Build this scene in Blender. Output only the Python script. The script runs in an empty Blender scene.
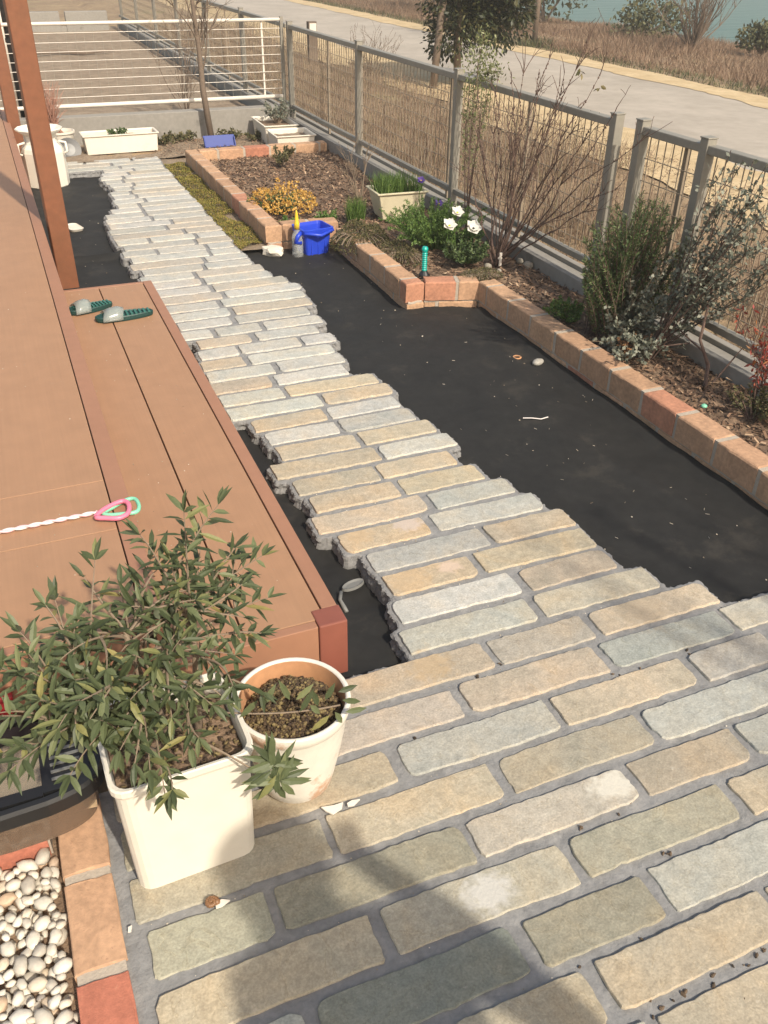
import bpy, math, random
from mathutils import Vector, Matrix, noise
random.seed(7)
R=random.random; U=random.uniform; rad=math.radians
sc=bpy.context.scene; COL=sc.collection
# ------------------------------------------------------------------ camera
H=1.62; F=878.33
MT=((0.92412089,-0.20084697,0.32505549),(-0.38189798,-0.51317143,0.76864102),(0.01242997,-0.83445526,-0.55093549))
def ray(px,py):
    a=((px-384)/F,(py-512)/F,1.0)
    return Vector([sum(MT[i][j]*a[j] for j in range(3)) for i in range(3)])
def W(px,py,z=0.0):
    d=ray(px,py); t=(z-H)/d.z; return Vector((d.x*t,d.y*t,z))
def PY(px,py,Y):
    d=ray(px,py); t=Y/d.y; return Vector((d.x*t,Y,H+d.z*t))
cam=bpy.data.cameras.new('camera'); co=bpy.data.objects.new('camera',cam); COL.objects.link(co)
m=Matrix.Identity(4)
for i in range(3):
    m[i][0]=MT[i][0]; m[i][1]=-MT[i][1]; m[i][2]=-MT[i][2]
m[2][3]=H; co.matrix_world=m
cam.sensor_fit='VERTICAL'; cam.sensor_height=24; cam.lens=F/1024*24; cam.clip_start=.02; cam.clip_end=1500
sc.camera=co
# ------------------------------------------------------------------ light
wd=bpy.data.worlds.new('World'); sc.world=wd; wd.use_nodes=True; nt=wd.node_tree
sky=nt.nodes.new('ShaderNodeTexSky'); sky.sky_type='NISHITA'; sky.sun_disc=False
EL=rad(43); SX,SY=.2,-.98
sky.sun_elevation=EL; sky.sun_rotation=math.atan2(SX,SY); sky.air_density=1.2; sky.dust_density=2.5
bg=nt.nodes['Background']; tint=nt.nodes.new('ShaderNodeMix'); tint.data_type='RGBA'; tint.blend_type='MULTIPLY'; tint.inputs[0].default_value=1; tint.inputs[7].default_value=(1.10,1.0,.87,1)
nt.links.new(sky.outputs[0],tint.inputs[6]); nt.links.new(tint.outputs[2],bg.inputs[0]); bg.inputs[1].default_value=.15
sl=bpy.data.lights.new('sun','SUN'); sl.energy=4.0; sl.angle=rad(1.1); sl.color=(1,.915,.775)
so=bpy.data.objects.new('sun',sl); COL.objects.link(so)
dv=Vector((SX*math.cos(EL),SY*math.cos(EL),math.sin(EL))).normalized()
so.rotation_euler=dv.to_track_quat('Z','Y').to_euler()
sc.view_settings.view_transform='Standard'; sc.view_settings.look='None'; sc.view_settings.gamma=1
sc.view_settings.exposure=.27
# ------------------------------------------------------------------ materials
def lin(h):
    c=[int(h[i:i+2],16)/255 for i in (0,2,4)]
    return tuple([(x/12.92 if x<=.04045 else ((x+.055)/1.055)**2.4) for x in c]+[1])
def rampset(r,cols):
    while len(r.color_ramp.elements)<len(cols): r.color_ramp.elements.new(.5)
    for i,(p,c) in enumerate(cols):
        r.color_ramp.elements[i].position=p; r.color_ramp.elements[i].color=c
def N(t,k,**kw):
    n=t.nodes.new(k)
    for a,b in kw.items(): setattr(n,a,b)
    return n
def mat(name,col,rough=.7,var=.25,scale=8,bump=.2,bscale=60,bdist=.004,col2=None,spec=.5,metal=0,island=None,attr=None,trans=0,detail=8,blotch=None):
    """procedural material: base colour mixed by large + small noise, optional per-island ramp / colour attribute"""
    mt=bpy.data.materials.new(name); mt.use_nodes=True; t=mt.node_tree; p=t.nodes['Principled BSDF']; L=t.links.new
    tc=N(t,'ShaderNodeTexCoord'); no=N(t,'ShaderNodeTexNoise'); no.inputs['Scale'].default_value=scale; no.inputs['Detail'].default_value=detail
    no.inputs['Roughness'].default_value=.65
    L(tc.outputs['Object'],no.inputs['Vector'])
    if island:
        g=N(t,'ShaderNodeNewGeometry'); r=N(t,'ShaderNodeValToRGB'); r.color_ramp.interpolation='LINEAR'
        rampset(r,island); L(g.outputs['Random Per Island'],r.inputs[0]); base=r.outputs[0]
    elif attr:
        a=N(t,'ShaderNodeAttribute'); a.attribute_name=attr; base=a.outputs['Color']
    else:
        rg=N(t,'ShaderNodeRGB'); rg.outputs[0].default_value=col; base=rg.outputs[0]
    mp=N(t,'ShaderNodeMapRange'); mp.inputs[1].default_value=.3; mp.inputs[2].default_value=.7
    L(no.outputs[0],mp.inputs[0])
    if col2:
        mx=N(t,'ShaderNodeMix',data_type='RGBA'); L(mp.outputs[0],mx.inputs[0]); L(base,mx.inputs[6]); mx.inputs[7].default_value=col2; base=mx.outputs[2]
    n2=N(t,'ShaderNodeTexNoise'); n2.inputs['Scale'].default_value=scale*6; n2.inputs['Detail'].default_value=6; L(tc.outputs['Object'],n2.inputs['Vector'])
    ad=N(t,'ShaderNodeMath',operation='ADD'); L(no.outputs[0],ad.inputs[0]); L(n2.outputs[0],ad.inputs[1])
    m2=N(t,'ShaderNodeMapRange'); m2.inputs[1].default_value=.6; m2.inputs[2].default_value=1.4; m2.inputs[3].default_value=1-var; m2.inputs[4].default_value=1+var
    L(ad.outputs[0],m2.inputs[0])
    vm=N(t,'ShaderNodeVectorMath',operation='SCALE'); L(base,vm.inputs[0]); L(m2.outputs[0],vm.inputs['Scale']); out=vm.outputs[0]
    if blotch:   # (colour, scale, threshold) dirt / lichen spots
        n3=N(t,'ShaderNodeTexNoise'); n3.inputs['Scale'].default_value=blotch[1]; n3.inputs['Detail'].default_value=10; n3.inputs['Roughness'].default_value=.7
        L(tc.outputs['Object'],n3.inputs['Vector']); m3=N(t,'ShaderNodeMapRange'); m3.inputs[1].default_value=blotch[2]; m3.inputs[2].default_value=blotch[2]+.09; m3.inputs[4].default_value=blotch[3] if len(blotch)>3 else .7
        L(n3.outputs[0],m3.inputs[0]); mx=N(t,'ShaderNodeMix',data_type='RGBA'); L(m3.outputs[0],mx.inputs[0]); L(out,mx.inputs[6]); mx.inputs[7].default_value=blotch[0]; out=mx.outputs[2]
    L(out,p.inputs['Base Color'])
    p.inputs['Roughness'].default_value=rough; p.inputs['Specular IOR Level'].default_value=spec; p.inputs['Metallic'].default_value=metal
    if bump:
        nb=N(t,'ShaderNodeTexNoise'); nb.inputs['Scale'].default_value=bscale; nb.inputs['Detail'].default_value=8; L(tc.outputs['Object'],nb.inputs['Vector'])
        b=N(t,'ShaderNodeBump'); b.inputs['Strength'].default_value=bump; b.inputs['Distance'].default_value=bdist; L(nb.outputs[0],b.inputs['Height']); L(b.outputs[0],p.inputs['Normal'])
    if trans:
        tr=N(t,'ShaderNodeBsdfTranslucent'); L(out,tr.inputs[0]); ms=N(t,'ShaderNodeMixShader'); ms.inputs[0].default_value=trans
        L(p.outputs[0],ms.inputs[1]); L(tr.outputs[0],ms.inputs[2]); L(ms.outputs[0],t.nodes['Material Output'].inputs[0])
    return mt
def c3(r,g,b): return (r,g,b,1)
def clearmat(name,col,rough=.1,alpha=.35,trn=.0):
    mt=bpy.data.materials.new(name); mt.use_nodes=True; t=mt.node_tree; p=t.nodes['Principled BSDF']
    n=N(t,'ShaderNodeTexNoise'); n.inputs['Scale'].default_value=2.5; mr=N(t,'ShaderNodeMapRange'); mr.inputs[3].default_value=max(0,alpha-.08); mr.inputs[4].default_value=min(1,alpha+.08)
    t.links.new(n.outputs[0],mr.inputs[0]); t.links.new(mr.outputs[0],p.inputs['Alpha'])
    p.inputs['Base Color'].default_value=col; p.inputs['Roughness'].default_value=rough
    return mt
M={}
M['stone']=mat('sandstone',None,.86,.14,7,.45,170,.0022,attr='Col',col2=None,blotch=(c3(.62,.58,.50),26,.62,.35))
M['mortar']=mat('mortar',c3(.225,.222,.218),.9,.26,11,.6,160,.003,blotch=(c3(.31,.30,.285),14,.55,.6))
M['cloth']=mat('weed_cloth',c3(.018,.0175,.0165),.75,.3,5,.35,420,.001,blotch=(c3(.12,.10,.075),5,.55,.13),spec=.35)
M['brick']=mat('brick',None,.92,.34,11,.5,260,.002,island=[(0,c3(.40,.24,.145)),(.4,c3(.48,.30,.18)),(.66,c3(.45,.27,.165)),(.82,c3(.45,.22,.135)),(1,c3(.40,.16,.10))],col2=None,blotch=(c3(.25,.14,.09),60,.60,.7))
M['brickmortar']=mat('brick_mortar',c3(.42,.36,.29),.9,.15,20,.5,150)
M['deck']=mat('composite_deck',c3(.38,.215,.122),.56,.10,2.2,.22,240,.0012,col2=c3(.34,.188,.104),blotch=(c3(.44,.33,.24),5,.66,.3))
t=M['deck'].node_tree; p=t.nodes['Principled BSDF']; tc=[n for n in t.nodes if n.type=='TEX_COORD'][0]; mp_=N(t,'ShaderNodeMapping'); mp_.inputs['Scale'].default_value=(160,3,40); gn=N(t,'ShaderNodeTexNoise'); gn.inputs['Scale'].default_value=1; gn.inputs['Detail'].default_value=4
t.links.new(tc.outputs['Object'],mp_.inputs[0]); t.links.new(mp_.outputs[0],gn.inputs['Vector']); gr=N(t,'ShaderNodeMapRange'); gr.inputs[1].default_value=.3; gr.inputs[2].default_value=.7; gr.inputs[3].default_value=.965; gr.inputs[4].default_value=1.03; t.links.new(gn.outputs[0],gr.inputs[0])
gs=N(t,'ShaderNodeVectorMath',operation='SCALE'); t.links.new(p.inputs['Base Color'].links[0].from_socket,gs.inputs[0]); t.links.new(gr.outputs[0],gs.inputs['Scale']); t.links.new(gs.outputs[0],p.inputs['Base Color'])
M['decktrim']=mat('deck_trim',c3(.33,.165,.098),.55,.08,4,.15,200,.001)
M['deckred']=mat('deck_cap',c3(.23,.075,.05),.5,.1,4,.1,150,.001)
M['gap']=mat('dark_gap',c3(.02,.012,.01),.9,.1,4,0)
M['post']=mat('post_wood',c3(.205,.082,.038),.55,.2,5,.3,90,.002,col2=c3(.18,.065,.03))
M['black']=mat('black_plastic',c3(.013,.013,.014),.38,.15,6,.1,90,.001)
M['white']=mat('white_plastic',c3(.72,.665,.565),.5,.06,4,.12,60,.001,blotch=(c3(.52,.44,.33),7,.60,.35))
M['enamel']=mat('white_enamel',c3(.78,.73,.63),.35,.05,4,.06,40,.001,blotch=(c3(.45,.35,.25),9,.68,.4))
M['whitepaint']=mat('white_paint',c3(.72,.66,.58),.5,.06,5,.1,60,.001)
M['terra']=mat('terracotta',c3(.50,.26,.13),.85,.15,9,.3,90,.002)
M['potpaint']=mat('pot_paint',c3(.72,.67,.58),.6,.08,7,.3,50,.003,blotch=(c3(.52,.27,.14),8,.53,.8))
M['granule']=mat('pot_granules',None,.85,.2,20,0,island=[(0,c3(.04,.024,.015)),(.6,c3(.115,.075,.035)),(1,c3(.24,.18,.075))])
M['soil']=mat('soil',c3(.15,.095,.06),.95,.35,9,.9,70,.012,col2=c3(.25,.17,.11))
M['drysoil']=mat('dry_soil',c3(.225,.165,.11),.95,.3,6,.9,60,.012,col2=c3(.28,.215,.15))
M['chips']=mat('wood_chips',None,.9,.2,20,0,island=[(0,c3(.045,.028,.02)),(.4,c3(.13,.075,.045)),(.8,c3(.25,.15,.09)),(1,c3(.48,.34,.22))])
M['concrete']=mat('concrete',c3(.30,.28,.25),.9,.15,5,.4,90,.003,col2=c3(.23,.215,.19),blotch=(c3(.12,.11,.095),4,.6,.5))
M['steel']=mat('fence_steel',c3(.29,.27,.225),.55,.1,8,.1,90,.001,metal=.1,col2=c3(.24,.22,.185))
M['rust']=mat('brown_wire',c3(.25,.20,.145),.6,.15,9,0)
M['road']=mat('road_surface',c3(.35,.305,.25),.9,.12,1.3,.4,60,.004,col2=c3(.41,.36,.30),blotch=(c3(.26,.22,.17),.9,.56,.35))
M['sand']=mat('sandy_verge',c3(.47,.34,.18),.95,.18,3,.5,50,.01,col2=c3(.54,.42,.25))
M['meadow']=mat('meadow_ground',c3(.23,.155,.095),.95,.3,1.2,.8,8,.05,col2=c3(.29,.21,.12),blotch=(c3(.13,.14,.05),.6,.56,.6))
M['drygrass']=mat('dry_grass',None,.9,.15,2,0,island=[(0,c3(.13,.085,.06)),(.5,c3(.27,.19,.13)),(.85,c3(.40,.30,.20)),(1,c3(.16,.15,.06))],trans=.2)
M['pinkgrass']=mat('reddish_grass',None,.9,.15,1,0,island=[(0,c3(.17,.11,.07)),(.6,c3(.25,.165,.11)),(1,c3(.34,.25,.17))],trans=.2)
M['olive']=mat('olive_leaf',None,.5,.12,20,0,spec=.4,island=[(0,c3(.055,.072,.032)),(.5,c3(.095,.118,.052)),(.85,c3(.155,.18,.085)),(.965,c3(.22,.22,.08)),(1,c3(.34,.28,.10))],trans=.25)
M['twig']=mat('twig_bark',c3(.26,.20,.14),.8,.2,20,.3,90,.002,col2=c3(.18,.13,.09))
M['redtwig']=mat('red_twig_bark',c3(.09,.05,.04),.8,.25,20,.3,90,.002,col2=c3(.15,.10,.075))
M['greytrunk']=mat('grey_trunk',c3(.20,.15,.11),.85,.25,18,.6,60,.004,col2=c3(.13,.095,.07))
M['rosemary']=mat('rosemary_leaf',None,.6,.1,10,0,island=[(0,c3(.035,.065,.02)),(.6,c3(.08,.125,.04)),(1,c3(.15,.19,.07))],trans=.15)
M['gum']=mat('blue_grey_leaf',None,.6,.1,10,0,island=[(0,c3(.10,.11,.08)),(.6,c3(.19,.205,.155)),(1,c3(.31,.31,.24))],trans=.15)
M['green']=mat('fresh_leaf',None,.55,.1,10,0,island=[(0,c3(.055,.11,.018)),(.6,c3(.115,.20,.04)),(1,c3(.20,.29,.07))],trans=.25)
M['tree']=mat('tree_leaf',None,.5,.1,10,0,island=[(0,c3(.020,.028,.011)),(.6,c3(.036,.044,.015)),(1,c3(.09,.08,.025))],trans=.15)
M['farbush']=mat('far_bush_leaf',None,.7,.1,2,0,island=[(0,c3(.05,.06,.03)),(.6,c3(.10,.105,.045)),(1,c3(.18,.16,.07))],trans=.1)
M['creeper']=mat('creeper_leaf',None,.7,.1,10,0,island=[(0,c3(.05,.055,.02)),(.6,c3(.10,.095,.035)),(1,c3(.20,.16,.07))],trans=.15)
M['moss']=mat('moss_leaf',None,.8,.1,10,0,island=[(0,c3(.12,.13,.02)),(.6,c3(.23,.20,.04)),(1,c3(.36,.24,.07))],trans=.2)
M['yellow']=mat('yellow_petal',None,.6,.1,10,0,island=[(0,c3(.30,.15,.025)),(.5,c3(.52,.29,.05)),(1,c3(.66,.43,.12))],trans=.2)
M['red']=mat('red_leaf',None,.6,.1,10,0,island=[(0,c3(.16,.03,.02)),(.6,c3(.33,.05,.035)),(1,c3(.25,.12,.03))],trans=.2)
M['petal']=mat('white_petal',c3(.82,.80,.74),.6,.04,10,0,trans=.2)
M['purple']=mat('purple_petal',c3(.12,.07,.30),.6,.1,10,0,trans=.2)
M['cream']=mat('cream_plastic',c3(.62,.55,.38),.55,.06,5,.1,60,.001)
M['blue']=mat('blue_plastic',c3(.02,.06,.55),.38,.1,6,.1,60,.001)
M['dullblue']=mat('faded_blue_plastic',c3(.035,.06,.26),.6,.1,6,.1,60,.001)
M['yplastic']=mat('yellow_plastic',c3(.72,.50,.03),.4,.06,6,0)
M['teal']=mat('teal_plastic',c3(.0,.36,.30),.3,.1,6,0)
M['sole']=mat('green_rubber',c3(.008,.045,.04),.5,.15,12,.2,90,.001)
M['pink']=mat('pink_plastic',c3(.78,.20,.30),.4,.06,6,0)
M['mint']=mat('mint_plastic',c3(.22,.60,.40),.4,.06,6,0)
M['pale']=mat('pale_plastic',c3(.72,.66,.62),.4,.06,6,0)
M['grey']=mat('grey_plastic',c3(.17,.17,.16),.55,.1,9,.1,60,.001)
M['redplastic']=mat('red_plastic',c3(.28,.015,.02),.4,.08,6,0)
M['pebble']=mat('pebble_stone',None,.6,.14,30,.3,90,.002,island=[(0,c3(.42,.38,.32)),(.3,c3(.60,.55,.46)),(.62,c3(.70,.65,.56)),(.86,c3(.62,.54,.42)),(.93,c3(.54,.38,.25)),(1,c3(.33,.31,.29))])
M['whiterock']=mat('white_rock',c3(.66,.60,.50),.8,.12,12,.6,50,.006)
M['speck']=mat('pale_debris',None,.9,.1,10,0,island=[(0,c3(.16,.12,.08)),(.5,c3(.42,.36,.27)),(1,c3(.66,.60,.5))])
M['husk']=mat('seed_husks',None,.8,.15,30,0,island=[(0,c3(.04,.028,.018)),(1,c3(.15,.10,.06))])
M['shell']=mat('snail_shell',c3(.22,.11,.05),.4,.3,60,.1,90,.001)
M['skin']=mat('skin',c3(.50,.30,.20),.5,.05,9,0)
M['coat']=mat('grey_jacket',c3(.12,.13,.16),.8,.1,9,.2,90)
M['jeans']=mat('blue_trousers',c3(.05,.07,.13),.85,.1,9,.2,90)
M['hair']=mat('dark_hair',c3(.02,.014,.01),.5,.2,40,.3,150)
M['clear']=clearmat('clear_plastic',c3(.70,.72,.70),.12,.30)
M['smoky']=clearmat('smoky_plastic',c3(.20,.14,.10),.12,.62)
M['strap']=clearmat('frosted_strap',c3(.34,.38,.36),.2,.60)
t=M['olive'].node_tree; p=t.nodes['Principled BSDF']; g_=N(t,'ShaderNodeNewGeometry'); mu=N(t,'ShaderNodeMix',data_type='RGBA'); mfac=N(t,'ShaderNodeMath',operation='MULTIPLY'); mfac.inputs[1].default_value=.55
t.links.new(g_.outputs['Backfacing'],mfac.inputs[0]); t.links.new(mfac.outputs[0],mu.inputs[0]); t.links.new(p.inputs['Base Color'].links[0].from_socket,mu.inputs[6]); mu.inputs[7].default_value=(.24,.26,.19,1); t.links.new(mu.outputs[2],p.inputs['Base Color'])
# water
mt=bpy.data.materials.new('river_water'); mt.use_nodes=True; t=mt.node_tree; p=t.nodes['Principled BSDF']
p.inputs['Base Color'].default_value=c3(.055,.12,.10); p.inputs['Roughness'].default_value=.3; p.inputs['Specular IOR Level'].default_value=.2
tc=N(t,'ShaderNodeTexCoord'); mpn=N(t,'ShaderNodeMapping'); mpn.inputs['Scale'].default_value=(.5,1.6,1); nb=N(t,'ShaderNodeTexNoise'); nb.inputs['Scale'].default_value=1.3; nb.inputs['Detail'].default_value=6
t.links.new(tc.outputs['Object'],mpn.inputs[0]); t.links.new(mpn.outputs[0],nb.inputs['Vector']); b=N(t,'ShaderNodeBump'); b.inputs['Strength'].default_value=.8; b.inputs['Distance'].default_value=.12
t.links.new(nb.outputs[0],b.inputs['Height']); t.links.new(b.outputs[0],p.inputs['Normal']); M['water']=mt
# ------------------------------------------------------------------ builders
class MB:
    def __init__(s): s.v=[]; s.f=[]; s.c=[]
    def add(s,v,f):
        o=len(s.v); s.v+= [tuple(a) for a in v]; s.f+=[tuple(i+o for i in q) for q in f]
    def box(s,x0,x1,y0,y1,z0,z1,T=None):
        v=[(x,y,z) for x in (x0,x1) for y in (y0,y1) for z in (z0,z1)]
        if T: v=[tuple(T@Vector(a)) for a in v]
        s.add(v,[(0,1,3,2),(4,6,7,5),(0,4,5,1),(2,3,7,6),(0,2,6,4),(1,5,7,3)])
    def tube(s,pts,r,n=6,caps=True):
        pts=[Vector(p) for p in pts]
        if not hasattr(r,'__len__'): r=[r]*len(pts)
        vs=[];up=None
        for i,p in enumerate(pts):
            d=(pts[min(i+1,len(pts)-1)]-pts[max(i-1,0)])
            if d.length<1e-9: d=Vector((0,0,1))
            d.normalize()
            if up is None: up=d.orthogonal().normalized()
            a=(up-d*up.dot(d))
            a=a.normalized() if a.length>1e-6 else d.orthogonal().normalized()
            up=a; b=d.cross(a)
            for k in range(n):
                t=2*math.pi*k/n; vs.append(p+(a*math.cos(t)+b*math.sin(t))*r[i])
        f=[]
        for i in range(len(pts)-1):
            for k in range(n):
                k2=(k+1)%n; f.append((i*n+k,i*n+k2,(i+1)*n+k2,(i+1)*n+k))
        if caps: f.append(tuple(reversed(range(n)))); f.append(tuple((len(pts)-1)*n+k for k in range(n)))
        s.add(vs,f)
    def lathe(s,prof,c=(0,0,0),n=32,T=None,jit=0):
        vs=[]
        for r,z in prof:
            for k in range(n):
                t=2*math.pi*k/n; v=Vector((c[0]+r*math.cos(t),c[1]+r*math.sin(t),c[2]+z)); vs.append(T@v if T else v)
        f=[]
        for i in range(len(prof)-1):
            for k in range(n):
                k2=(k+1)%n; f.append((i*n+k,i*n+k2,(i+1)*n+k2,(i+1)*n+k))
        f.append(tuple(reversed(range(n)))); 
        if prof[-1][0]>1e-4 or True: f.append(tuple((len(prof)-1)*n+k for k in range(n)))
        s.add(vs,f)
    def leaf(s,b,d,nrm,L,w,cheap=False,curl=.15):
        b=Vector(b); d=Vector(d).normalized(); n=Vector(nrm); sd=d.cross(n)
        if sd.length<1e-5: sd=d.orthogonal()
        sd.normalize(); n=sd.cross(d).normalized()
        if cheap:
            s.add([b,b+d*L*.5+sd*w/2,b+d*L,b+d*L*.5-sd*w/2],[(0,1,2,3)]); return
        c=[b+d*L*t-n*curl*L*t*t for t in (0,.3,.65,1)]
        h=n*w*.12
        v=[c[0],c[1]+sd*w*.45+h,c[1],c[1]-sd*w*.45+h,c[2]+sd*w*.42+h,c[2],c[2]-sd*w*.42+h,c[3]]
        s.add(v,[(0,1,2),(0,2,3),(1,4,5,2),(2,5,6,3),(4,7,5),(5,7,6)])
    def ico(s,c,r,sq=(1,1,1),jit=.15,sub=1,rz=None):
        V,Fc=ICO[sub]; rz=U(0,6.28) if rz is None else rz; ca,sa=math.cos(rz),math.sin(rz)
        o=Vector((U(0,99),U(0,99),U(0,99))); vs=[]
        for v in V:
            k=1+jit*2*noise.noise(v*1.3+o); x,y,z=v.x*sq[0]*k*r,v.y*sq[1]*k*r,v.z*sq[2]*k*r
            vs.append((c[0]+x*ca-y*sa,c[1]+x*sa+y*ca,c[2]+z))
        s.add(vs,Fc)
    def build(s,name,m,parent=None,smooth=False,bevel=0,loc=None):
        me=bpy.data.meshes.new(name)
        o=bpy.data.objects.new(name,me)
        off=Vector((0,0,0))
        if parent is not None: off=Vector(parent.matrix_basis.translation); 
        if parent is not None and parent.parent is not None: off=off+Vector(parent.parent.matrix_basis.translation)
        if parent is None and loc is not None: off=Vector(loc); o.location=loc
        me.from_pydata([(a[0]-off.x,a[1]-off.y,a[2]-off.z) for a in s.v],[],s.f); me.update()
        me.materials.append(m); COL.objects.link(o)
        if parent is not None: o.parent=parent
        if smooth: me.polygons.foreach_set('use_smooth',[True]*len(me.polygons))
        if bevel:
            bm=o.modifiers.new('bevel','BEVEL'); bm.width=bevel; bm.segments=2; bm.limit_method='ANGLE'
        return o
def mkico(sub):
    import bmesh
    bm=bmesh.new(); bmesh.ops.create_icosphere(bm,subdivisions=sub,radius=1); V=[v.co.copy() for v in bm.verts]; Fc=[tuple(v.index for v in f.verts) for f in bm.faces]; bm.free(); return V,Fc
ICO={1:mkico(1),2:mkico(2),3:mkico(3)}
def tag(o,label=None,cat=None,group=None,kind=None):
    for k,v in (('label',label),('category',cat),('group',group),('kind',kind)):
        if v: o[k]=v
    return o
def thing(name,label,cat,loc=(0,0,0),group=None):
    o=bpy.data.objects.new(name,None); COL.objects.link(o); o.location=loc; o.empty_display_size=.1
    return tag(o,label,cat,group)
def struct(o): o['kind']='structure'; return o
def stuff(o): o['kind']='stuff'; return o
def grid(mb,x0,x1,y0,y1,st,zf,keep=None):
    nx=max(1,int(round((x1-x0)/st))); ny=max(1,int(round((y1-y0)/st))); idx={}; v=[]; f=[]
    for j in range(ny+1):
        for i in range(nx+1):
            x=x0+(x1-x0)*i/nx; y=y0+(y1-y0)*j/ny; v.append((x,y,zf(x,y)))
    for j in range(ny):
        for i in range(nx):
            a=j*(nx+1)+i; q=(a,a+1,a+nx+2,a+nx+1)
            if keep is None or keep(*[v[k] for k in q]): f.append(q)
    used=sorted({k for q in f for k in q}); mp={k:i for i,k in enumerate(used)}
    mb.add([v[k] for k in used],[tuple(mp[k] for k in q) for q in f])
nz=lambda x,y,s=1,o=0: noise.noise(Vector((x*s+o,y*s-o,o*.7)))
# ------------------------------------------------------------------ terrain
def tz(x,y):
    z=0.0
    if x<2.7: z=-.075
    elif x<2.9: z=-.075+(x-2.7)/.2*.07
    if x>9: z-=min(1,(x-9)/4)*.15
    if x>13: z-=(x-13)/4.2*.5
    if x>22: z=max(-2.2,z) if x<75 else min(3.5,-2.2+(x-75)*.25)
    if y>8.2 and x<2.7: z=-.012
    n=.05*nz(x,y,.5,3)
    if x<=9: n=0
    return z+n
mb=MB(); xs=[-25,-12,-5,0,1,2,2.5,2.7,2.9,3.5,5,5.3,8.8,9,9.8,10.6,11.4,12.2,13,14,15,16,17,18,20,24,30,40,75,95,140,400]
ys=[-30,-15,-8,-4,-2]+[i*.5 for i in range(0,16)]+[8.19,8.21]+[8.5+i*1.2 for i in range(0,50)]+[80,100,140,200,400]
v=[(x,y,tz(x,y)) for y in ys for x in xs]; nx=len(xs)
mb.add(v,[(j*nx+i,j*nx+i+1,(j+1)*nx+i+1,(j+1)*nx+i) for j in range(len(ys)-1) for i in range(nx-1)])
struct(mb.build('ground',M['meadow'],smooth=True))
mb=MB(); grid(mb,5.75,8.35,-10,90,1.3,lambda x,y:.008); struct(mb.build('road',M['road']))
def wavy(x0,x1,y0,y1,z,st,a,name,m):
    mb=MB(); n=int((y1-y0)/st); v=[]
    for j in range(n+1):
        y=y0+j*st; v+=[(x0+a*nz(0,y,1.1,5)+a*.4*nz(0,y,5,5),y,z),((x0+x1)/2,y,z),(x1+a*nz(9,y,.9,2)+a*.4*nz(0,y,5,1),y,z)]
    mb.add(v,[(j*3+i,j*3+i+1,j*3+i+4,j*3+i+3) for j in range(n) for i in (0,1)]); return struct(mb.build(name,m))
wavy(4.75,5.85,-8,60,.012,.15,.25,'sandy_verge',M['sand'])
wavy(8.2,8.75,-8,60,.013,.15,.14,'sandy_verge',M['sand'])
mb=MB(); grid(mb,12,110,-60,300,40,lambda x,y:-.62); struct(mb.build('river',M['water']))
# neighbour lot + soil
mb=MB(); grid(mb,-3,2.62,9.0,20,.25,lambda x,y:.02+.015*nz(x,y,2,4)); struct(mb.build('neighbour_soil',M['drysoil'],smooth=True))
mb=MB(); grid(mb,.0,2.62,8.0,8.74,.05,lambda x,y:-.004+.02*nz(x,y,5,4)+.01*nz(x,y,17,4)); struct(mb.build('garden_soil',M['drysoil'],smooth=True))
mb=MB(); grid(mb,1.2,1.5,5.28,8.05,.04,lambda x,y:-.02+.015*nz(x,y,6,4)); struct(mb.build('soil_strip',M['drysoil'],smooth=True))
# ------------------------------------------------------------------ stone path
PAL={'t':(.43,.365,.275),'o':(.37,.34,.265),'g':(.395,.39,.345),'l':(.475,.465,.415),'y':(.455,.385,.285),'p':(.425,.38,.31),'r':(.475,.385,.27),'w':(.385,.355,.285)}
ROWS={0:[('t',.781,1.24)],1:[('t',.438,.704),('t',.734,1.131),('t',1.148,1.389)],2:[('s',.221,.619),('d',.649,.925),('g',.952,1.439)],
3:[('t',-.046,.372),('w',.4,.808),('o',.831,1.232),('t',1.26,1.482)],4:[('o',-.036,.197),('d',.217,.633),('p',.649,1.052),('t',1.075,1.372),('g',1.393,1.613)],
5:[('o',-.051,.358),('y',.374,.771),('o',.796,1.184),('g',1.203,1.672)],6:[('t',.114,.562),('g',.593,.996),('y',1.018,1.42),('g',1.445,1.7),('l',1.812,2.125)],
7:[('p',.393,.795),('t',.819,1.224),('g',1.252,1.647),('l',1.663,1.962)],8:[('y',.524,.949),('p',.97,1.268),('y',1.292,1.691)],
9:[('g',.76,1.156),('p',1.185,1.579)],10:[('l',.788,1.176),('t',1.208,1.515)],11:[('r',.815,1.097),('y',1.122,1.516)],12:[('g',.807,1.204),('y',1.222,1.52)],
13:[('r',.762,1.058),('g',1.086,1.478)],14:[('y',.715,1.107),('g',1.135,1.439)],15:[('t',.746,1.054),('t',1.074,1.379)],16:[('t',.726,1.03),('t',1.041,1.337)],
17:[('t',.686,1.086),('l',1.101,1.396)],18:[('t',.743,1.05),('y',1.071,1.371)],19:[('l',.734,1.018),('g',1.035,1.336)],20:[('t',.712,1.007),('l',1.026,1.325)],
21:[('l',.645,1.034),('t',1.05,1.347)],22:[('l',.645,.908),('y',.929,1.331)],23:[('t',.615,.891),('l',.916,1.236)],24:[('l',.644,.941),('l',.968,1.269)],
25:[('y',.65,.84),('l',.867,1.264)],26:[('l',.665,.843),('l',.859,1.143),('l',1.159,1.315)],27:[('y',.689,.938),('l',.971,1.273)],
28:[('l',.60,.78),('g',.805,1.02),('l',1.045,1.335)],29:[('l',.647,.908),('g',.935,1.31)],30:[('l',.62,.93),('y',.955,1.365)],31:[('l',.60,.90),('l',.925,1.37)],32:[('t',.60,.95),('l',.975,1.385)],
33:[('l',.60,.915),('y',.94,1.345)],34:[('l',.58,.895),('l',.92,1.29)],35:[('l',.59,.88),('y',.905,1.28)]}
rg=random.Random(3)
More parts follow.
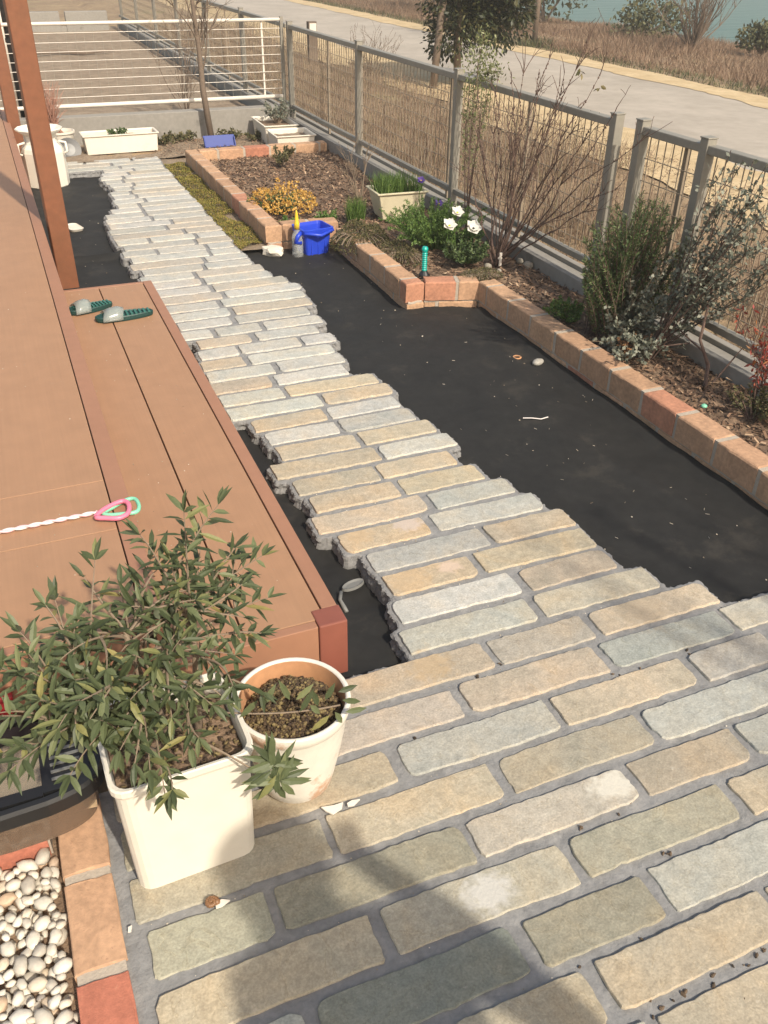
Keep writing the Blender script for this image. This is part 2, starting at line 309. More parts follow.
def fill(k,x0,x1,side):
    out=[];x=x0
    while x<x1-.1:
        L=rg.choice([.29,.39,.39,.3,.19]); out.append((rg.choice('tglpyo'),x,min(x+L,x1))); x+=L+.023
    return out
ROWS[0]=[('t',-.05,.34),('g',.362,.757)]+ROWS[0]; ROWS[1].insert(0,('p',.0,.415)); ROWS[2].insert(0,('g',-.02,.197)); ROWS[6].insert(0,('o',-.05,.092)); ROWS[7].insert(0,('t',-.05,.37)); ROWS[8].insert(0,('t',.13,.50))
for k in range(-9,8):
    r=ROWS.setdefault(k,[])
    xm=max([s[2] for s in r],default=-.05+.0); r+=fill(k,xm+.022,2.9 if k<7 else 2.5,1)
ROWS[5].sort(key=lambda a:a[1])
ROWS[7]=[s for s in ROWS[7] if s[2]<2.45]
LE=[(5.0,.60),(5.18,.59),(5.74,.60),(5.98,.59),(6.39,.62),(6.47,.69),(6.99,.75),(7.23,.74),(7.6,.73),(7.9,.72),(8.1,.60)]
def interp(T,y):
    for (a,b),(c,d) in zip(T,T[1:]):
        if y<=c: return b+(d-b)*max(0,(y-a)/(c-a))
    return T[-1][1]
j=.93
for k in range(36,61):
    y=.565+.125*k-.05; xl=interp(LE,y)+rg.uniform(-.035,.035); xr=1.245+rg.uniform(-.012,.012)
    if k>57: xl=.45
    j+=rg.choice([-.09,-.05,.03,.06]); 
    if k%5==0: j=rg.choice([.86,1.02])
    j=min(max(j,.84),1.06); 
    r=[]
    if j-xl>.46: r=[(rg.choice('lglt'),xl,xl+.19),(rg.choice('lgl'),xl+.21,j)]
    else: r=[(rg.choice('lglt'),xl,j)]
    r.append((rg.choice('lglltly'),j+.022,xr)); ROWS[k]=r
mb=MB(); cols=[]
rs=random.Random(11)
for k,row in ROWS.items():
    y1=.565+.125*k; y0=y1-.101
    for (c,xa,xb) in row:
        if xb-xa<.05: continue
        base={'s':(.235,.24,.205),'d':(.30,.275,.205)}.get(c) or PAL[c]
        tn=rs.uniform(.92,1.07); base=[min(.8,v*tn*rs.uniform(.98,1.02)) for v in base]
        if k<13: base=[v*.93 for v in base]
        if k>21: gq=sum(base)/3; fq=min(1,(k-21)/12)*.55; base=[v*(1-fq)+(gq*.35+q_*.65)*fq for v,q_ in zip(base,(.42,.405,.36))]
        ya=y0+rs.uniform(-.002,.004); yb=y1+rs.uniform(-.004,.002); zt=rs.uniform(-.0015,.002); tx=rs.uniform(-.008,.008)
        cr=[rs.choice((.005,.008,.012,.022)) for _ in range(4)]
        pts=[]
        def seg(p,q,n):
            for i in range(n): pts.append((p[0]+(q[0]-p[0])*i/n,p[1]+(q[1]-p[1])*i/n))
        n1=max(6,int((xb-xa)/.018)); n2=5
        cen=[(xa+cr[0],ya+cr[0],math.pi,cr[0]),(xb-cr[1],ya+cr[1],1.5*math.pi,cr[1]),(xb-cr[2],yb-cr[2],0,cr[2]),(xa+cr[3],yb-cr[3],.5*math.pi,cr[3])]
        for q in range(4):
            cx,cy,a0,r0=cen[q]
            for i in range(4):
                a=a0+i/3*math.pi/2; pts.append((cx+r0*math.cos(a),cy+r0*math.sin(a)))
            nx_=cen[(q+1)%4]; a=a0+math.pi/2; p=(cx+r0*math.cos(a),cy+r0*math.sin(a)); a2=nx_[2]; q2=(nx_[0]+nx_[3]*math.cos(a2),nx_[1]+nx_[3]*math.sin(a2))
            n=n1 if q in(0,2) else n2
            for i in range(1,n): pts.append((p[0]+(q2[0]-p[0])*i/n,p[1]+(q2[1]-p[1])*i/n))
        o=rs.uniform(0,99); out=[]
        xm,ym=(xa+xb)/2,(ya+yb)/2
        for (x,y) in pts:
            dx,dy=x-xm,y-ym; n=.0032*nz(x,y,130,o)+.0020*nz(x,y,30,o)-.006*max(0,nz(x,y,34,o+7)-.28)
            out.append((x+n*(1 if dx>0 else -1)*1.0,y+n*(1 if dy>0 else -1)*1.0+.006*nz(x,0,4,o)))
        nn=len(out); v=[]
        for ins,z in ((0,-.03),(0,-.0028),(.0005,-.0008),(.0017,.0)):
            for i,(x,y) in enumerate(out):
                l=math.hypot(x-xm,y-ym); hx=(xb-xa)/2; hy=.05
                v.append((x-ins*(1 if x>xm else -1),y-ins*(1 if y>ym else -1),z+zt+(tx*(x-xm) if z>-.01 else 0)+(.0008*nz(x,y,40,o))))
        f=[(r*nn+i,r*nn+(i+1)%nn,(r+1)*nn+(i+1)%nn,(r+1)*nn+i) for r in range(3) for i in range(nn)]
        f.append(tuple(3*nn+i for i in range(nn)))
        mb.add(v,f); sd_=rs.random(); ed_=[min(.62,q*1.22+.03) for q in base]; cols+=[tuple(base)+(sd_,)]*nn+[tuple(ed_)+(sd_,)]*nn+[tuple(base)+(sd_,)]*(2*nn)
# base slab (mortar) as a height field
BND={k:(min(s_[1] for s_ in q_),max(s_[2] for s_ in q_)) for k,q_ in ROWS.items() if q_}
for k in BND:
    if k<8: BND[k]=(-.13,BND[k][1])
def inside(x,y):
    yy=y+.004*nz(x,y,30,1)
    k=math.ceil((yy-.565)/.125-.08)
    r=BND.get(k)
    if not r: return False
    a=r[0]-(.020 if k>7 else .04)+.012*nz(x,y,25,8)+.008*nz(x,y,60,3); b=r[1]+.016+.012*nz(x,y,25,2)+.008*nz(x,y,60,5)
    return a<x<b
mo=MB()
def zf(x,y): return -.0068+.0022*nz(x,y,45,6)+.0018*nz(x,y,14,6)
def kin(*q): return all(inside(a[0]+o,a[1]+p) for a in q[::2] for o,p in ((0,0),(.014,.006),(-.014,.006),(.014,-.008),(-.014,-.008)))
grid(mo,-.085,3.0,-.7,1.50,.012,zf,kin)
grid(mo,.02,1.8,1.50,8.12,.012,zf,kin)
def ribbon(P,side):
    Q=[]
    for a,b in zip(P,P[1:]):
        a=Vector((*a,0)); b=Vector((*b,0)); n=max(1,int((b-a).length/.007))
        Q+= [a.lerp(b,i/n) for i in range(n)]
    for _ in range(3): Q=[Q[0]]+[(Q[i-1]+Q[i]*2+Q[i+1])/4 for i in range(1,len(Q)-1)]+[Q[-1]]
    prof=((-.026,-.0078),(-.004,-.0072),(.002,-.010),(.004,-.018),(.002,-.030),(.006,-.044),(.008,-.075)); v=[]
    for i,p in enumerate(Q):
        d=(Q[min(i+2,len(Q)-1)]-Q[max(i-2,0)]).normalized(); n=Vector((d.y,-d.x,0))*side
        for j_,(o,z) in enumerate(prof):
            e=0 if j_==0 else .007*nz(p.x,p.y,38,1)+.006*noise.noise(Vector((p.x*75,p.y*75,z*90)))+.004*noise.noise(Vector((p.x*160,p.y*160,z*160)))
            v.append(p+n*(o+e)+Vector((0,0,z+(.003*noise.noise(Vector((p.x*90,p.y*90,z*200))) if j_>1 else 0))))
    m_=len(prof); mo.add(v,[(i*m_+j_,i*m_+j_+1,(i+1)*m_+j_+1,(i+1)*m_+j_) for i in range(len(Q)-1) for j_ in range(m_-1)])
def edge(k,w_): 
    return BND[k][0]-(.010+.006*nz(k,0,1.7,3)) if w_==0 else BND[k][1]+(.011+.006*nz(k,5,1.7,3))
LP=[(-.085,1.577),(BND[9][0]-.01,1.577)]; 
for k in range(9,61): yb_=.565+.125*(k-1)+.012; LP+=[(edge(k,0),yb_+.003),(edge(k,0),yb_+.122)]
ribbon(LP,-1)
RP=[(3.0,1.327),(edge(7,1),1.327)]
for k in range(7,61): yb_=.565+.125*(k-1)+.012; RP+=[(edge(k,1),yb_+.003),(edge(k,1),yb_+.122)]
ribbon(RP,1)
path=struct(mo.build('path',M['mortar'],smooth=False))
st=mb.build('paving',M['stone'],path)
ca=st.data.color_attributes.new('Col','FLOAT_COLOR','POINT')
ca.data.foreach_set('color',[c for q in cols for c in q])
# stone material: mix in second tone + veins by alpha seed, chalk patches
t=M['stone'].node_tree; at=[n for n in t.nodes if n.type=='ATTRIBUTE'][0]; p=t.nodes['Principled BSDF']
src=p.inputs['Base Color'].links[0].from_socket
tc=[n for n in t.nodes if n.type=='TEX_COORD'][0]
ml=N(t,'ShaderNodeMath',operation='MULTIPLY'); ml.inputs[1].default_value=37; t.links.new(at.outputs['Alpha'],ml.inputs[0])
n4=N(t,'ShaderNodeTexNoise',noise_dimensions='4D'); n4.inputs['Scale'].default_value=6.5; n4.inputs['Detail'].default_value=7; n4.inputs['Distortion'].default_value=.9; t.links.new(tc.outputs['Object'],n4.inputs['Vector']); t.links.new(ml.outputs[0],n4.inputs['W'])
rp=N(t,'ShaderNodeValToRGB'); rampset(rp,[(.28,c3(.80,.84,.86)),(.45,c3(.97,.98,.99)),(.6,c3(1.04,1.0,.95)),(.78,c3(1.10,.98,.84))]); t.links.new(n4.outputs[0],rp.inputs[0])
mx=N(t,'ShaderNodeMix',data_type='RGBA',blend_type='MULTIPLY'); mx.inputs[0].default_value=1; t.links.new(src,mx.inputs[6]); t.links.new(rp.outputs[0],mx.inputs[7])
n5=N(t,'ShaderNodeTexNoise'); n5.inputs['Scale'].default_value=210; n5.inputs['Detail'].default_value=3; t.links.new(tc.outputs['Object'],n5.inputs['Vector'])
m5=N(t,'ShaderNodeMapRange'); m5.inputs[1].default_value=.36; m5.inputs[2].default_value=.68; m5.inputs[3].default_value=.88; m5.inputs[4].default_value=1.12; t.links.new(n5.outputs[0],m5.inputs[0])
sv=N(t,'ShaderNodeVectorMath',operation='SCALE'); t.links.new(mx.outputs[2],sv.inputs[0]); t.links.new(m5.outputs[0],sv.inputs['Scale'])
# veins and scratches, different in every stone
nv=N(t,'ShaderNodeTexNoise',noise_dimensions='4D'); nv.inputs['Scale'].default_value=9; nv.inputs['Detail'].default_value=4; nv.inputs['Distortion'].default_value=1.6; t.links.new(tc.outputs['Object'],nv.inputs['Vector']); t.links.new(ml.outputs[0],nv.inputs['W'])
rv_=N(t,'ShaderNodeValToRGB'); rampset(rv_,[(.485,c3(1,1,1)),(.497,c3(.80,.77,.72)),(.503,c3(1.12,1.10,1.06)),(.52,c3(1,1,1))]); t.links.new(nv.outputs[0],rv_.inputs[0])
mv=N(t,'ShaderNodeMix',data_type='RGBA',blend_type='MULTIPLY'); mv.inputs[0].default_value=.75; t.links.new(sv.outputs[0],mv.inputs[6]); t.links.new(rv_.outputs[0],mv.inputs[7])
nm_=N(t,'ShaderNodeTexNoise'); nm_.inputs['Scale'].default_value=48; nm_.inputs['Detail'].default_value=9; nm_.inputs['Roughness'].default_value=.75; nm_.inputs['Distortion'].default_value=.8; t.links.new(tc.outputs['Object'],nm_.inputs['Vector'])
mm_=N(t,'ShaderNodeMapRange'); mm_.inputs[1].default_value=.34; mm_.inputs[2].default_value=.66; mm_.inputs[3].default_value=.84; mm_.inputs[4].default_value=1.15; t.links.new(nm_.outputs[0],mm_.inputs[0])
sv2=N(t,'ShaderNodeVectorMath',operation='SCALE'); t.links.new(mv.outputs[2],sv2.inputs[0]); t.links.new(mm_.outputs[0],sv2.inputs['Scale'])
# two chalky stains
prev=sv2.outputs[0]
def stain(prev,cx,cy,r,colr,amt=.85,sx=1.0,sy=1.0):
    sub=N(t,'ShaderNodeVectorMath',operation='SUBTRACT'); t.links.new(tc.outputs['Object'],sub.inputs[0]); sub.inputs[1].default_value=(cx,cy,0)
    ms=N(t,'ShaderNodeVectorMath',operation='MULTIPLY'); ms.inputs[1].default_value=(sx,sy,0); t.links.new(sub.outputs[0],ms.inputs[0])
    ln=N(t,'ShaderNodeVectorMath',operation='LENGTH'); t.links.new(ms.outputs[0],ln.inputs[0])
    nn=N(t,'ShaderNodeTexNoise'); nn.inputs['Scale'].default_value=45; nn.inputs['Detail'].default_value=9; t.links.new(tc.outputs['Object'],nn.inputs['Vector'])
    q=N(t,'ShaderNodeMath',operation='MULTIPLY_ADD'); q.inputs[1].default_value=r*1.6; t.links.new(nn.outputs[0],q.inputs[0]); t.links.new(ln.outputs['Value'],q.inputs[2])
    mr=N(t,'ShaderNodeMapRange'); mr.inputs[1].default_value=r*1.35; mr.inputs[2].default_value=r*1.9; mr.inputs[3].default_value=amt; mr.inputs[4].default_value=0; t.links.new(q.outputs[0],mr.inputs[0])
    mx=N(t,'ShaderNodeMix',data_type='RGBA'); t.links.new(mr.outputs[0],mx.inputs[0]); t.links.new(prev,mx.inputs[6]); mx.inputs[7].default_value=colr; return mx.outputs[2]
prev=stain(prev,*W(489,892)[:2],.052,c3(.56,.54,.50),.75,.9,1.1)
prev=stain(prev,*W(613,785)[:2],.05,c3(.60,.57,.49),.85,.75,1.2)
prev=stain(prev,*W(449,567)[:2],.035,c3(.58,.45,.35),.8,.8,1)
prev=stain(prev,*W(408,524)[:2],.04,c3(.52,.44,.39),.7,.7,1)
prev=stain(prev,*W(360,536)[:2],.05,c3(.52,.36,.20),.45)
prev=stain(prev,*W(410,583)[:2],.07,c3(.52,.36,.20),.45)
prev=stain(prev,*W(430,665)[:2],.07,c3(.46,.32,.17),.5)
prev=stain(prev,*W(640,610)[:2],.09,c3(.43,.33,.22),.45)
t.links.new(prev,p.inputs['Base Color'])
rn=N(t,'ShaderNodeTexNoise'); rn.inputs['Scale'].default_value=17; rn.inputs['Detail'].default_value=5; rn.inputs['Distortion'].default_value=1.2; t.links.new(tc.outputs['Object'],rn.inputs['Vector'])
rb2=N(t,'ShaderNodeBump'); rb2.inputs['Strength'].default_value=.4; rb2.inputs['Distance'].default_value=.007; t.links.new(rn.outputs[0],rb2.inputs['Height'])
ob=[n for n in t.nodes if n.type=='BUMP' and n!=rb2][0]; t.links.new(rb2.outputs[0],ob.inputs['Normal'])
# ------------------------------------------------------------------ weed cloth
def cz(x,y):
    z=-.052+.012*nz(x,y,2.2,9)+.005*nz(x,y,9,2)+.003*nz(x*1.0,y*.35,26,2)+.010*max(0,1-abs(nz(x,y*.6,2.1,4))*11)*(.5+nz(x,y,1.7,8))
    if x>1.2: z+=max(0,.05-(abs(2.2-x)))*.5 if y<3.95 else 0
    z+=.02*math.exp(-((x-1.95+.25*(y-2.2))/.03)**2)*(1 if y<3 else 0)*.6*(.6+nz(x,y,3,1))
    return z
mb=MB(); grid(mb,1.0,2.27,1.3,5.42,.03,cz,lambda *q:not(q[0][0]>1.9 and q[0][1]>4.2)); 
def cz2(x,y): return cz(x,y)+.035*math.exp(-((y-5.45-.5*(x-.3)+.15*nz(x,y,3,4))/.035)**2)+.02*math.exp(-((y-4.3-(x-.3))/.05)**2)+(.02*nz(x,y,8,7) if y<4.4 else 0)
mb2=MB(); grid(mb2,.10,1.0,1.52,8.25,.03,cz2)
struct(mb.build('weed_sheet',M['cloth'],smooth=True)); struct(mb2.build('weed_sheet',M['cloth'],smooth=True))
# pale debris on the sheets
mb=MB()
for i in range(130):
    if R()<.72: x=U(1.25,2.15); y=U(1.5,5.0)
    else: x=U(.2,.65); y=U(4.6,8)
    if R()<.35:
        x=1.78+.4*nz(i,0,7); y=4.1+.9*nz(i,3,7) 
    if x<1.55 and y<4 and x>.66: continue
    r=U(.0015,.0042)*(1.5 if R()<.1 else 1); mb.ico((x,y,cz(x,y)+r*.5),r,(1,.8,.6),.3,1)
for i in range(70):
    x=U(1.5,2.18) if i<50 else U(.25,.6); y=U(1.6,4.0) if i<50 else U(1.7,2.6); z=cz(x,y)+.006; L=U(.004,.014); a=U(0,6.28); d=Vector((math.cos(a),math.sin(a),U(-.2,.2))); mb.tube([Vector((x,y,z)),Vector((x,y,z))+d*L*.6+rv(.002) if 'rv' in globals() else Vector((x,y,z))+d*L*.6,Vector((x,y,z))+d*L],.0008,3,False)
stuff(mb.build('sand_debris',M['speck']))
# crumbs and husks in the joints
mb=MB(); rs=random.Random(5)
hs=[(643,987),(650,1000),(655,1016),(663,1008),(675,998),(686,992),(712,975),(712,985),(750,965),(758,955),(766,948),(735,965),(628,803),(621,812),(580,826),(640,936),(662,853),(670,851),(580,966),(424,932),(688,648),(692,651),(615,672),(620,674),(479,675),(500,664),(402,742),(415,737),(610,630),(640,667),(699,1006),(745,997)]
for (px,py) in hs:
    for q in range(rs.choice((1,1,2))):
        c=W(px+rs.uniform(-2,2),py+rs.uniform(-2,2),.0); r=rs.uniform(.003,.0055); mb.ico((c.x,c.y,-.004),r,(1.3,.7,.7),.3,1)
stuff(mb.build('seed_husks',M['husk']))
mb=MB()
for i in range(420):
    k=rs.randint(0,30); r=ROWS[k]; y=.565+.125*k+.011+rs.uniform(-.008,.008); x=rs.uniform(r[0][1],min(2.2,r[-1][2])); q=rs.uniform(.0008,.0025); mb.ico((x,y,-.007),q,(1,1,.7),.3,1)
stuff(mb.build('joint_grit',M['speck']))
# ------------------------------------------------------------------ bricks
def brick_run(mb,mm,p,q,z0,z1,width=.1,L=.205,g=.017,side=1,off=0):
    """course of bricks from p to q, lying to the right (side=1) of the run"""
    p=Vector((*p,0)); q=Vector((*q,0)); d=(q-p).normalized(); n=Vector((d.y,-d.x,0))*side; T=Matrix.Identity(4)
    for i in range(3): T[i][0]=d[i]; T[i][1]=n[i]
    T[0][3],T[1][3]=p.x,p.y; tot=(q-p).length; x=-off*L
    while x<tot-.02:
        a=max(0,x); b=min(tot,x+L)
        if b-a>.03:
            dz=U(-.002,.002); w=width+U(-.002,.002)
            bm_box(mb,a+U(0,.002),b-U(0,.002),U(-.002,.002),w,z0,z1+dz,T)
        if b<tot-.02: mm.box(b-.002,min(tot,b+g+.002),.002,width-.002,z0,z1-.002,T)
        x+=L+g
def bm_box(mb,x0,x1,y0,y1,z0,z1,T,c=.008):
    "box with worn (chamfered, wobbly) top edges"
    v=[];n=6; ring=[]
    for i in range(n+1): ring.append((x0+(x1-x0)*i/n,y0))
    for i in range(1,4): ring.append((x1,y0+(y1-y0)*i/3))
    for i in range(1,n+1): ring.append((x1+(x0-x1)*i/n,y1))
    for i in range(1,3): ring.append((x0,y1+(y0-y1)*i/3))
    xm,ym=(x0+x1)/2,(y0+y1)/2; o=U(0,99); nn=len(ring)
    for ins,z in ((0,z0),(0,z1-c),(c*.4,z1-c*.3),(c,z1)):
        for (x,y) in ring:
            w=.0030*nz(x,y+z,22,o)+.0024*nz(x,y+z*3,90,o)
            sx=-1 if x>xm else 1; sy=-1 if y>ym else 1
            ix=ins if x in(x0,x1) else 0; iy=ins if y in (y0,y1) else 0
            v.append(T@Vector((x+sx*ix+w,y+sy*iy+w,z+w*.6)))
    f=[(r*nn+i,r*nn+(i+1)%nn,(r+1)*nn+(i+1)%nn,(r+1)*nn+i) for r in range(3) for i in range(nn)]; f.append(tuple(3*nn+i for i in range(nn)))
    mb.add(v,f)
def wall(name,label,cat,runs,zt,loc):
    w=thing(name,label,cat,loc); mb=MB(); mm=MB()
    for i,(p,q,sd,of) in enumerate(runs):
        brick_run(mb,mm,p,q,zt-.1,zt,side=sd,off=of)
        P=Vector(p);Q=Vector(q); d=(Q-P).normalized(); n=Vector((d.y,-d.x))*sd
        brick_run(mb,mm,tuple(P+n*.004),tuple(Q+n*.004),zt-.20,zt-.108,side=sd,off=of+.5,width=.096)
        brick_run(mm,mm,tuple(P+n*.008-d*0),tuple(Q+n*.008),zt-.112,zt-.094,side=sd,L=9,width=.084)
    mb.build('bricks',M['brick'],w); mm.build('mortar',M['brickmortar'],w); return w
wall('brick_edging','low brick edging around the far mulch bed with yellow flowers','brick edging',
 [((1.435,7.74),(1.435,5.33),-1,.0),((1.54,7.74),(2.645,7.745),1,.3),((1.54,5.33),(1.90,5.30),-1,.2)],.1,(1.44,6.5,0))
wall('brick_edging','stepped brick corner around the middle bed with white flowers','brick edging',
 [((1.842,5.19),(1.835,4.08),-1,.4),((1.94,4.08),(2.214,3.99),-1,.2)],.09,(1.84,4.6,0))
wall('brick_edging','long brick edging beside the black sheet at right, in front of the shrubs','brick edging',
 [((2.214,3.995),(2.205,-1.8),-1,.6)],.09,(2.21,2,0))
# left corner bricks by the pebbles
w=thing('brick_edging','flush orange and red brick border between the pebbles and the paving','brick edging',(-.12,1.1,0)); mb=MB(); mm=MB()
I4=Matrix.Identity(4)
M['redbrick']=mat('red_brick',c3(.42,.15,.095),.92,.25,18,.5,260,.002,blotch=(c3(.50,.24,.15),60,.6,.6)); mr_=MB()
bm_box(mr_,-.173,-.078,.80,1.003,-.09,.005,I4,.003); mr_.build('red_brick',M['redbrick'],w); mr_=MB(); bm_box(mr_,-.395,-.195,1.345,1.44,-.09,.003,I4,.003); mr_.build('red_brick',M['redbrick'],w)
for (a,b) in ((1.243,1.42),(1.025,1.222),(.575,.78),(.35,.555),(.12,.33)): mb=MB(); bm_box(mb,-.173,-.078,a,b,-.09,.004+U(-.002,.002),I4,.003); mb.build('brick',M['brick'],w)
for x in (-.61,-.83): mb=MB(); bm_box(mb,x,x+.2,1.345,1.44,-.09,.002,I4,.004); mb.build('brick',M['brick'],w)
mm.box(-.170,-.081,.13,1.41,-.09,-.001); mm.box(-.83,-.19,1.35,1.435,-.09,-.002)
mm.build('mortar',M['brickmortar'],w)
# pebbles
mb=MB(); rs=random.Random(21); pts=[]
for lay,z0 in ((0,-.040),(1,-.020)):
    pts=[]; tries=0
    while tries<9000:
        tries+=1; x=rs.uniform(-.86,-.19); y=rs.uniform(.35,1.33); r=rs.choice((.008,.011,.013,.016,.018))*rs.uniform(.9,1.1)
        if all((x-a)**2+(y-b)**2>((r+c)*.86)**2 for a,b,c in pts): pts.append((x,y,r))
    for x,y,r in pts: mb.ico((x,y,z0+rs.uniform(-.003,.004)),r,(1.22,.88,.66),.2,2,rs.uniform(0,6.28))
rs2=[]; tries=0
while tries<1500:
    tries+=1; x=rs.uniform(-.8,-.1); y=rs.uniform(1.45,2.0); r=rs.uniform(.01,.016)
    if all((x-a)**2+(y-b)**2>((r+c)*.86)**2 for a,b,c in rs2): rs2.append((x,y,r)); mb.ico((x,y,-.02),r,(1.2,.9,.7),.16,1)
stuff(mb.build('pebbles',M['pebble'],smooth=True))
mb=MB(); grid(mb,-3,-.08,.1,2.3,.2,lambda x,y:-.045); struct(mb.build('gravel_bed',M['soil']))
# ------------------------------------------------------------------ bed soil + mulch
def bz(x,y):
    if y>5.4: return .02+.03*nz(x,y,2.5,3)+.012*nz(x,y,9,3)+.006*nz(x,y,25,1)
    return .045+.03*nz(x,y,3,5)+.012*nz(x,y,11,3)+.006*nz(x,y,28,1)-(.0 if y<4 else 0)
def inbed(x,y,e=.0):
    if x>2.665 or y<-1.8 or y>7.66: return False
    if y>5.4: return x>1.5+e
    if y>4.14: return x>1.90+e
    return x>2.27+e
mb=MB(); grid(mb,1.48,2.67,-1.8,7.68,.03,bz,lambda *q:inbed(q[0][0],q[0][1]))
struct(mb.build('bed_soil',M['soil'],smooth=True))
mb=MB(); n=0
while n<15000:
    x=U(1.5,2.66); y=U(-.2,7.66)
    if not inbed(x,y,.01): continue
    if 4.15<y<5.2 and R()<.5: continue
    n+=1; L=U(.005,.022)*(1.5 if R()<.1 else 1); w_=U(.002,.007); a=U(0,6.28); T=Matrix.Translation((x,y,bz(x,y)+U(.002,.012)))@Matrix.Rotation(a,4,'Z')@Matrix.Rotation(U(-.6,.6),4,'Y')
    mb.add([T@Vector(p) for p in ((-L,-w_,0),(L,-w_*.6,0),(L*.8,w_,0.002),(-L*.7,w_*.8,0.002))],[(0,1,2,3)])
stuff(mb.build('bark_mulch',M['chips']))
mb=MB()
for i in range(1500):
    x=U(1.25,2.65); y=U(8.0,8.72); L=U(.004,.012); a=U(0,6.28); T=Matrix.Translation((x,y,.012+.02*nz(x,y,5,4)))@Matrix.Rotation(a,4,'Z')@Matrix.Rotation(U(-.5,.5),4,'Y')
    mb.add([T@Vector(p) for p in ((-L,-.003,0),(L,-.003,0),(L*.8,.004,0.002),(-L*.7,.004,0.002))],[(0,1,2,3)])
stuff(mb.build('soil_litter',M['chips']))
# moss strip
mb=MB()
for i in range(16000):
    x=U(1.25,1.43); y=U(5.2,7.75)
    if nz(x,y,4,2)<-.4: continue
    z=-.02+max(0,.035*(nz(x,y,8,3)+.35)); a=U(0,6.28); mb.leaf((x,y,z),(math.cos(a),math.sin(a),U(.2,1.5)),(0,0,1),U(.008,.018),U(.005,.008),True)
stuff(mb.build('moss',M['moss']))
# ------------------------------------------------------------------ kerb, fence
k=MB(); k.box(2.665,2.70,-4,20,-.3,.118); k.box(2.70,2.79,-4,20,-.3,.098); k.box(2.79,2.83,-4,20,-.3,.122)
tag(k.build('concrete_kerb',M['concrete'],bevel=.004,loc=(2.7,3,0)),'long grey concrete kerb with a channel under the steel fence','kerb')
def fence(label,ypost,y0,y1,mids,x=2.725,zt=.9,group=None):
    f=thing('metal_fence',label,'fence',(x,y0,.1),group)
    for y in ypost:
        b=MB(); b.box(x-.024,x+.024,y-.024,y+.024,.1,zt+.022); po_=b.build('post',M['steel'],f,bevel=.003); b=MB(); b.box(x-.027,x+.027,y-.027,y+.027,zt+.0225,zt+.029); b.build('cap',M['steel'],po_,bevel=.002)
    b=MB(); b.box(x-.018,x+.03,y0,y1,zt-.035,zt); b.build('rail',M['steel'],f,bevel=.004)
    b=MB(); b.box(x-.012,x+.022,y0,y1,.19,.222); b.build('rail',M['steel'],f,bevel=.003)
    for y in mids:
        b=MB(); b.box(x+.03,x+.045,y-.012,y+.012,.12,zt-.04); b.build('stiffener',M['rust'],f)
    b=MB(); yy=y0
    while yy<y1: b.tube([(x+.012,yy,.2),(x+.012,yy,zt-.03)],.0026,4,False); yy+=.055
    z=.28
    while z<zt-.04: b.tube([(x+.016,y0,z),(x+.016,y1,z)],.0024,4,False); z+=.098
    b.build('wire_mesh',M['rust'],f); return f
fence('long grey steel mesh fence behind the brick flower beds',[8.86,7.08,5.36,3.7],3.70,8.88,[4.55,5.52,7.9])
fence('short grey mesh fence section with close posts behind the shrubs',[3.50,3.06,1.35,-.35,-2],-2,3.51,[3.58,3.22,2.2,.5],zt=.905)
fence('far stretch of grey mesh fence beyond the white gate','' and [] or [10.6,12.4,14.2,16,17.8,19.6],8.95,20,[11.5,13.3,15.1])
# concrete wall + white gate
b=MB(); b.box(-.5,2.665,8.76,8.90,-.2,.225); tag(b.build('concrete_wall',M['concrete'],bevel=.005,loc=(1,8.8,0)),'low grey concrete wall under the white gate','wall')
g=thing('white_gate','white tubular gate of thin horizontal wires above the low wall','gate',(1.2,8.95,.23))
b=MB(); b.tube([(-1.2,8.95,.935),(2.66,8.95,.935)],.0145,10); b.build('rail',M['whitepaint'],g,smooth=True)
b=MB(); b.tube([(-1.2,8.95,.288),(2.66,8.95,.288)],.018,10); b.build('rail',M['whitepaint'],g,smooth=True)
b=MB(); b.box(2.662,2.69,8.935,8.965,.225,.96); b.build('end_post',M['steel'],g)
b=MB(); b.box(2.48,2.495,8.955,8.965,.29,.93); b.build('upright',M['whitepaint'],g)
b=MB()
for i in range(8): b.tube([(-1.2,8.945,.36+i*.072),(2.66,8.945,.36+i*.072)],.0027,5,False)
b.build('horizontal_wires',M['whitepaint'],g)
b=MB(); x=-1.2
while x<2.65: b.tube([(x,8.953,.29),(x,8.953,.93)],.0016,4,False); x+=.075
b.build('vertical_wires',M['steel'],g)
# behind the gate
b=MB(); b.box(.55,1.55,19.2,19.35,0,.34); b.box(1.65,2.4,19.2,19.35,0,.34); b.box(.55,2.4,19.22,19.33,0,.10)
tag(b.build('block_wall',M['concrete'],bevel=.01,loc=(1.5,19.2,0)),'pale block wall at the far end of the neighbouring plot','wall')
b=MB(); b.tube([(.36,13.0,0),(.36,13.0,1.4)],.03,8); tag(b.build('white_pole',M['whitepaint'],smooth=True,loc=(.36,13,0)),'thin white pole standing behind the white gate','pole')
b=MB(); b.tube([(.75,15.4,.06),(1.1,15.5,.07),(1.5,15.35,.05),(1.95,15.5,.07)],[.02,.03,.025,.015],6); tag(b.build('fallen_branch',M['greytrunk'],loc=(1.3,15.4,0)),'dry branch lying across the bare soil behind the gate','branch')
# bollard by the road
f=thing('marker_post','dark marker post with a white top plate beside the road','marker post',(4.5,13.6,0))
b=MB(); b.box(4.44,4.56,13.5,13.6,0,.55); b.build('post',M['greytrunk'],f); b=MB(); b.box(4.45,4.55,13.49,13.498,.42,.53); b.build('plate',M['whitepaint'],f)
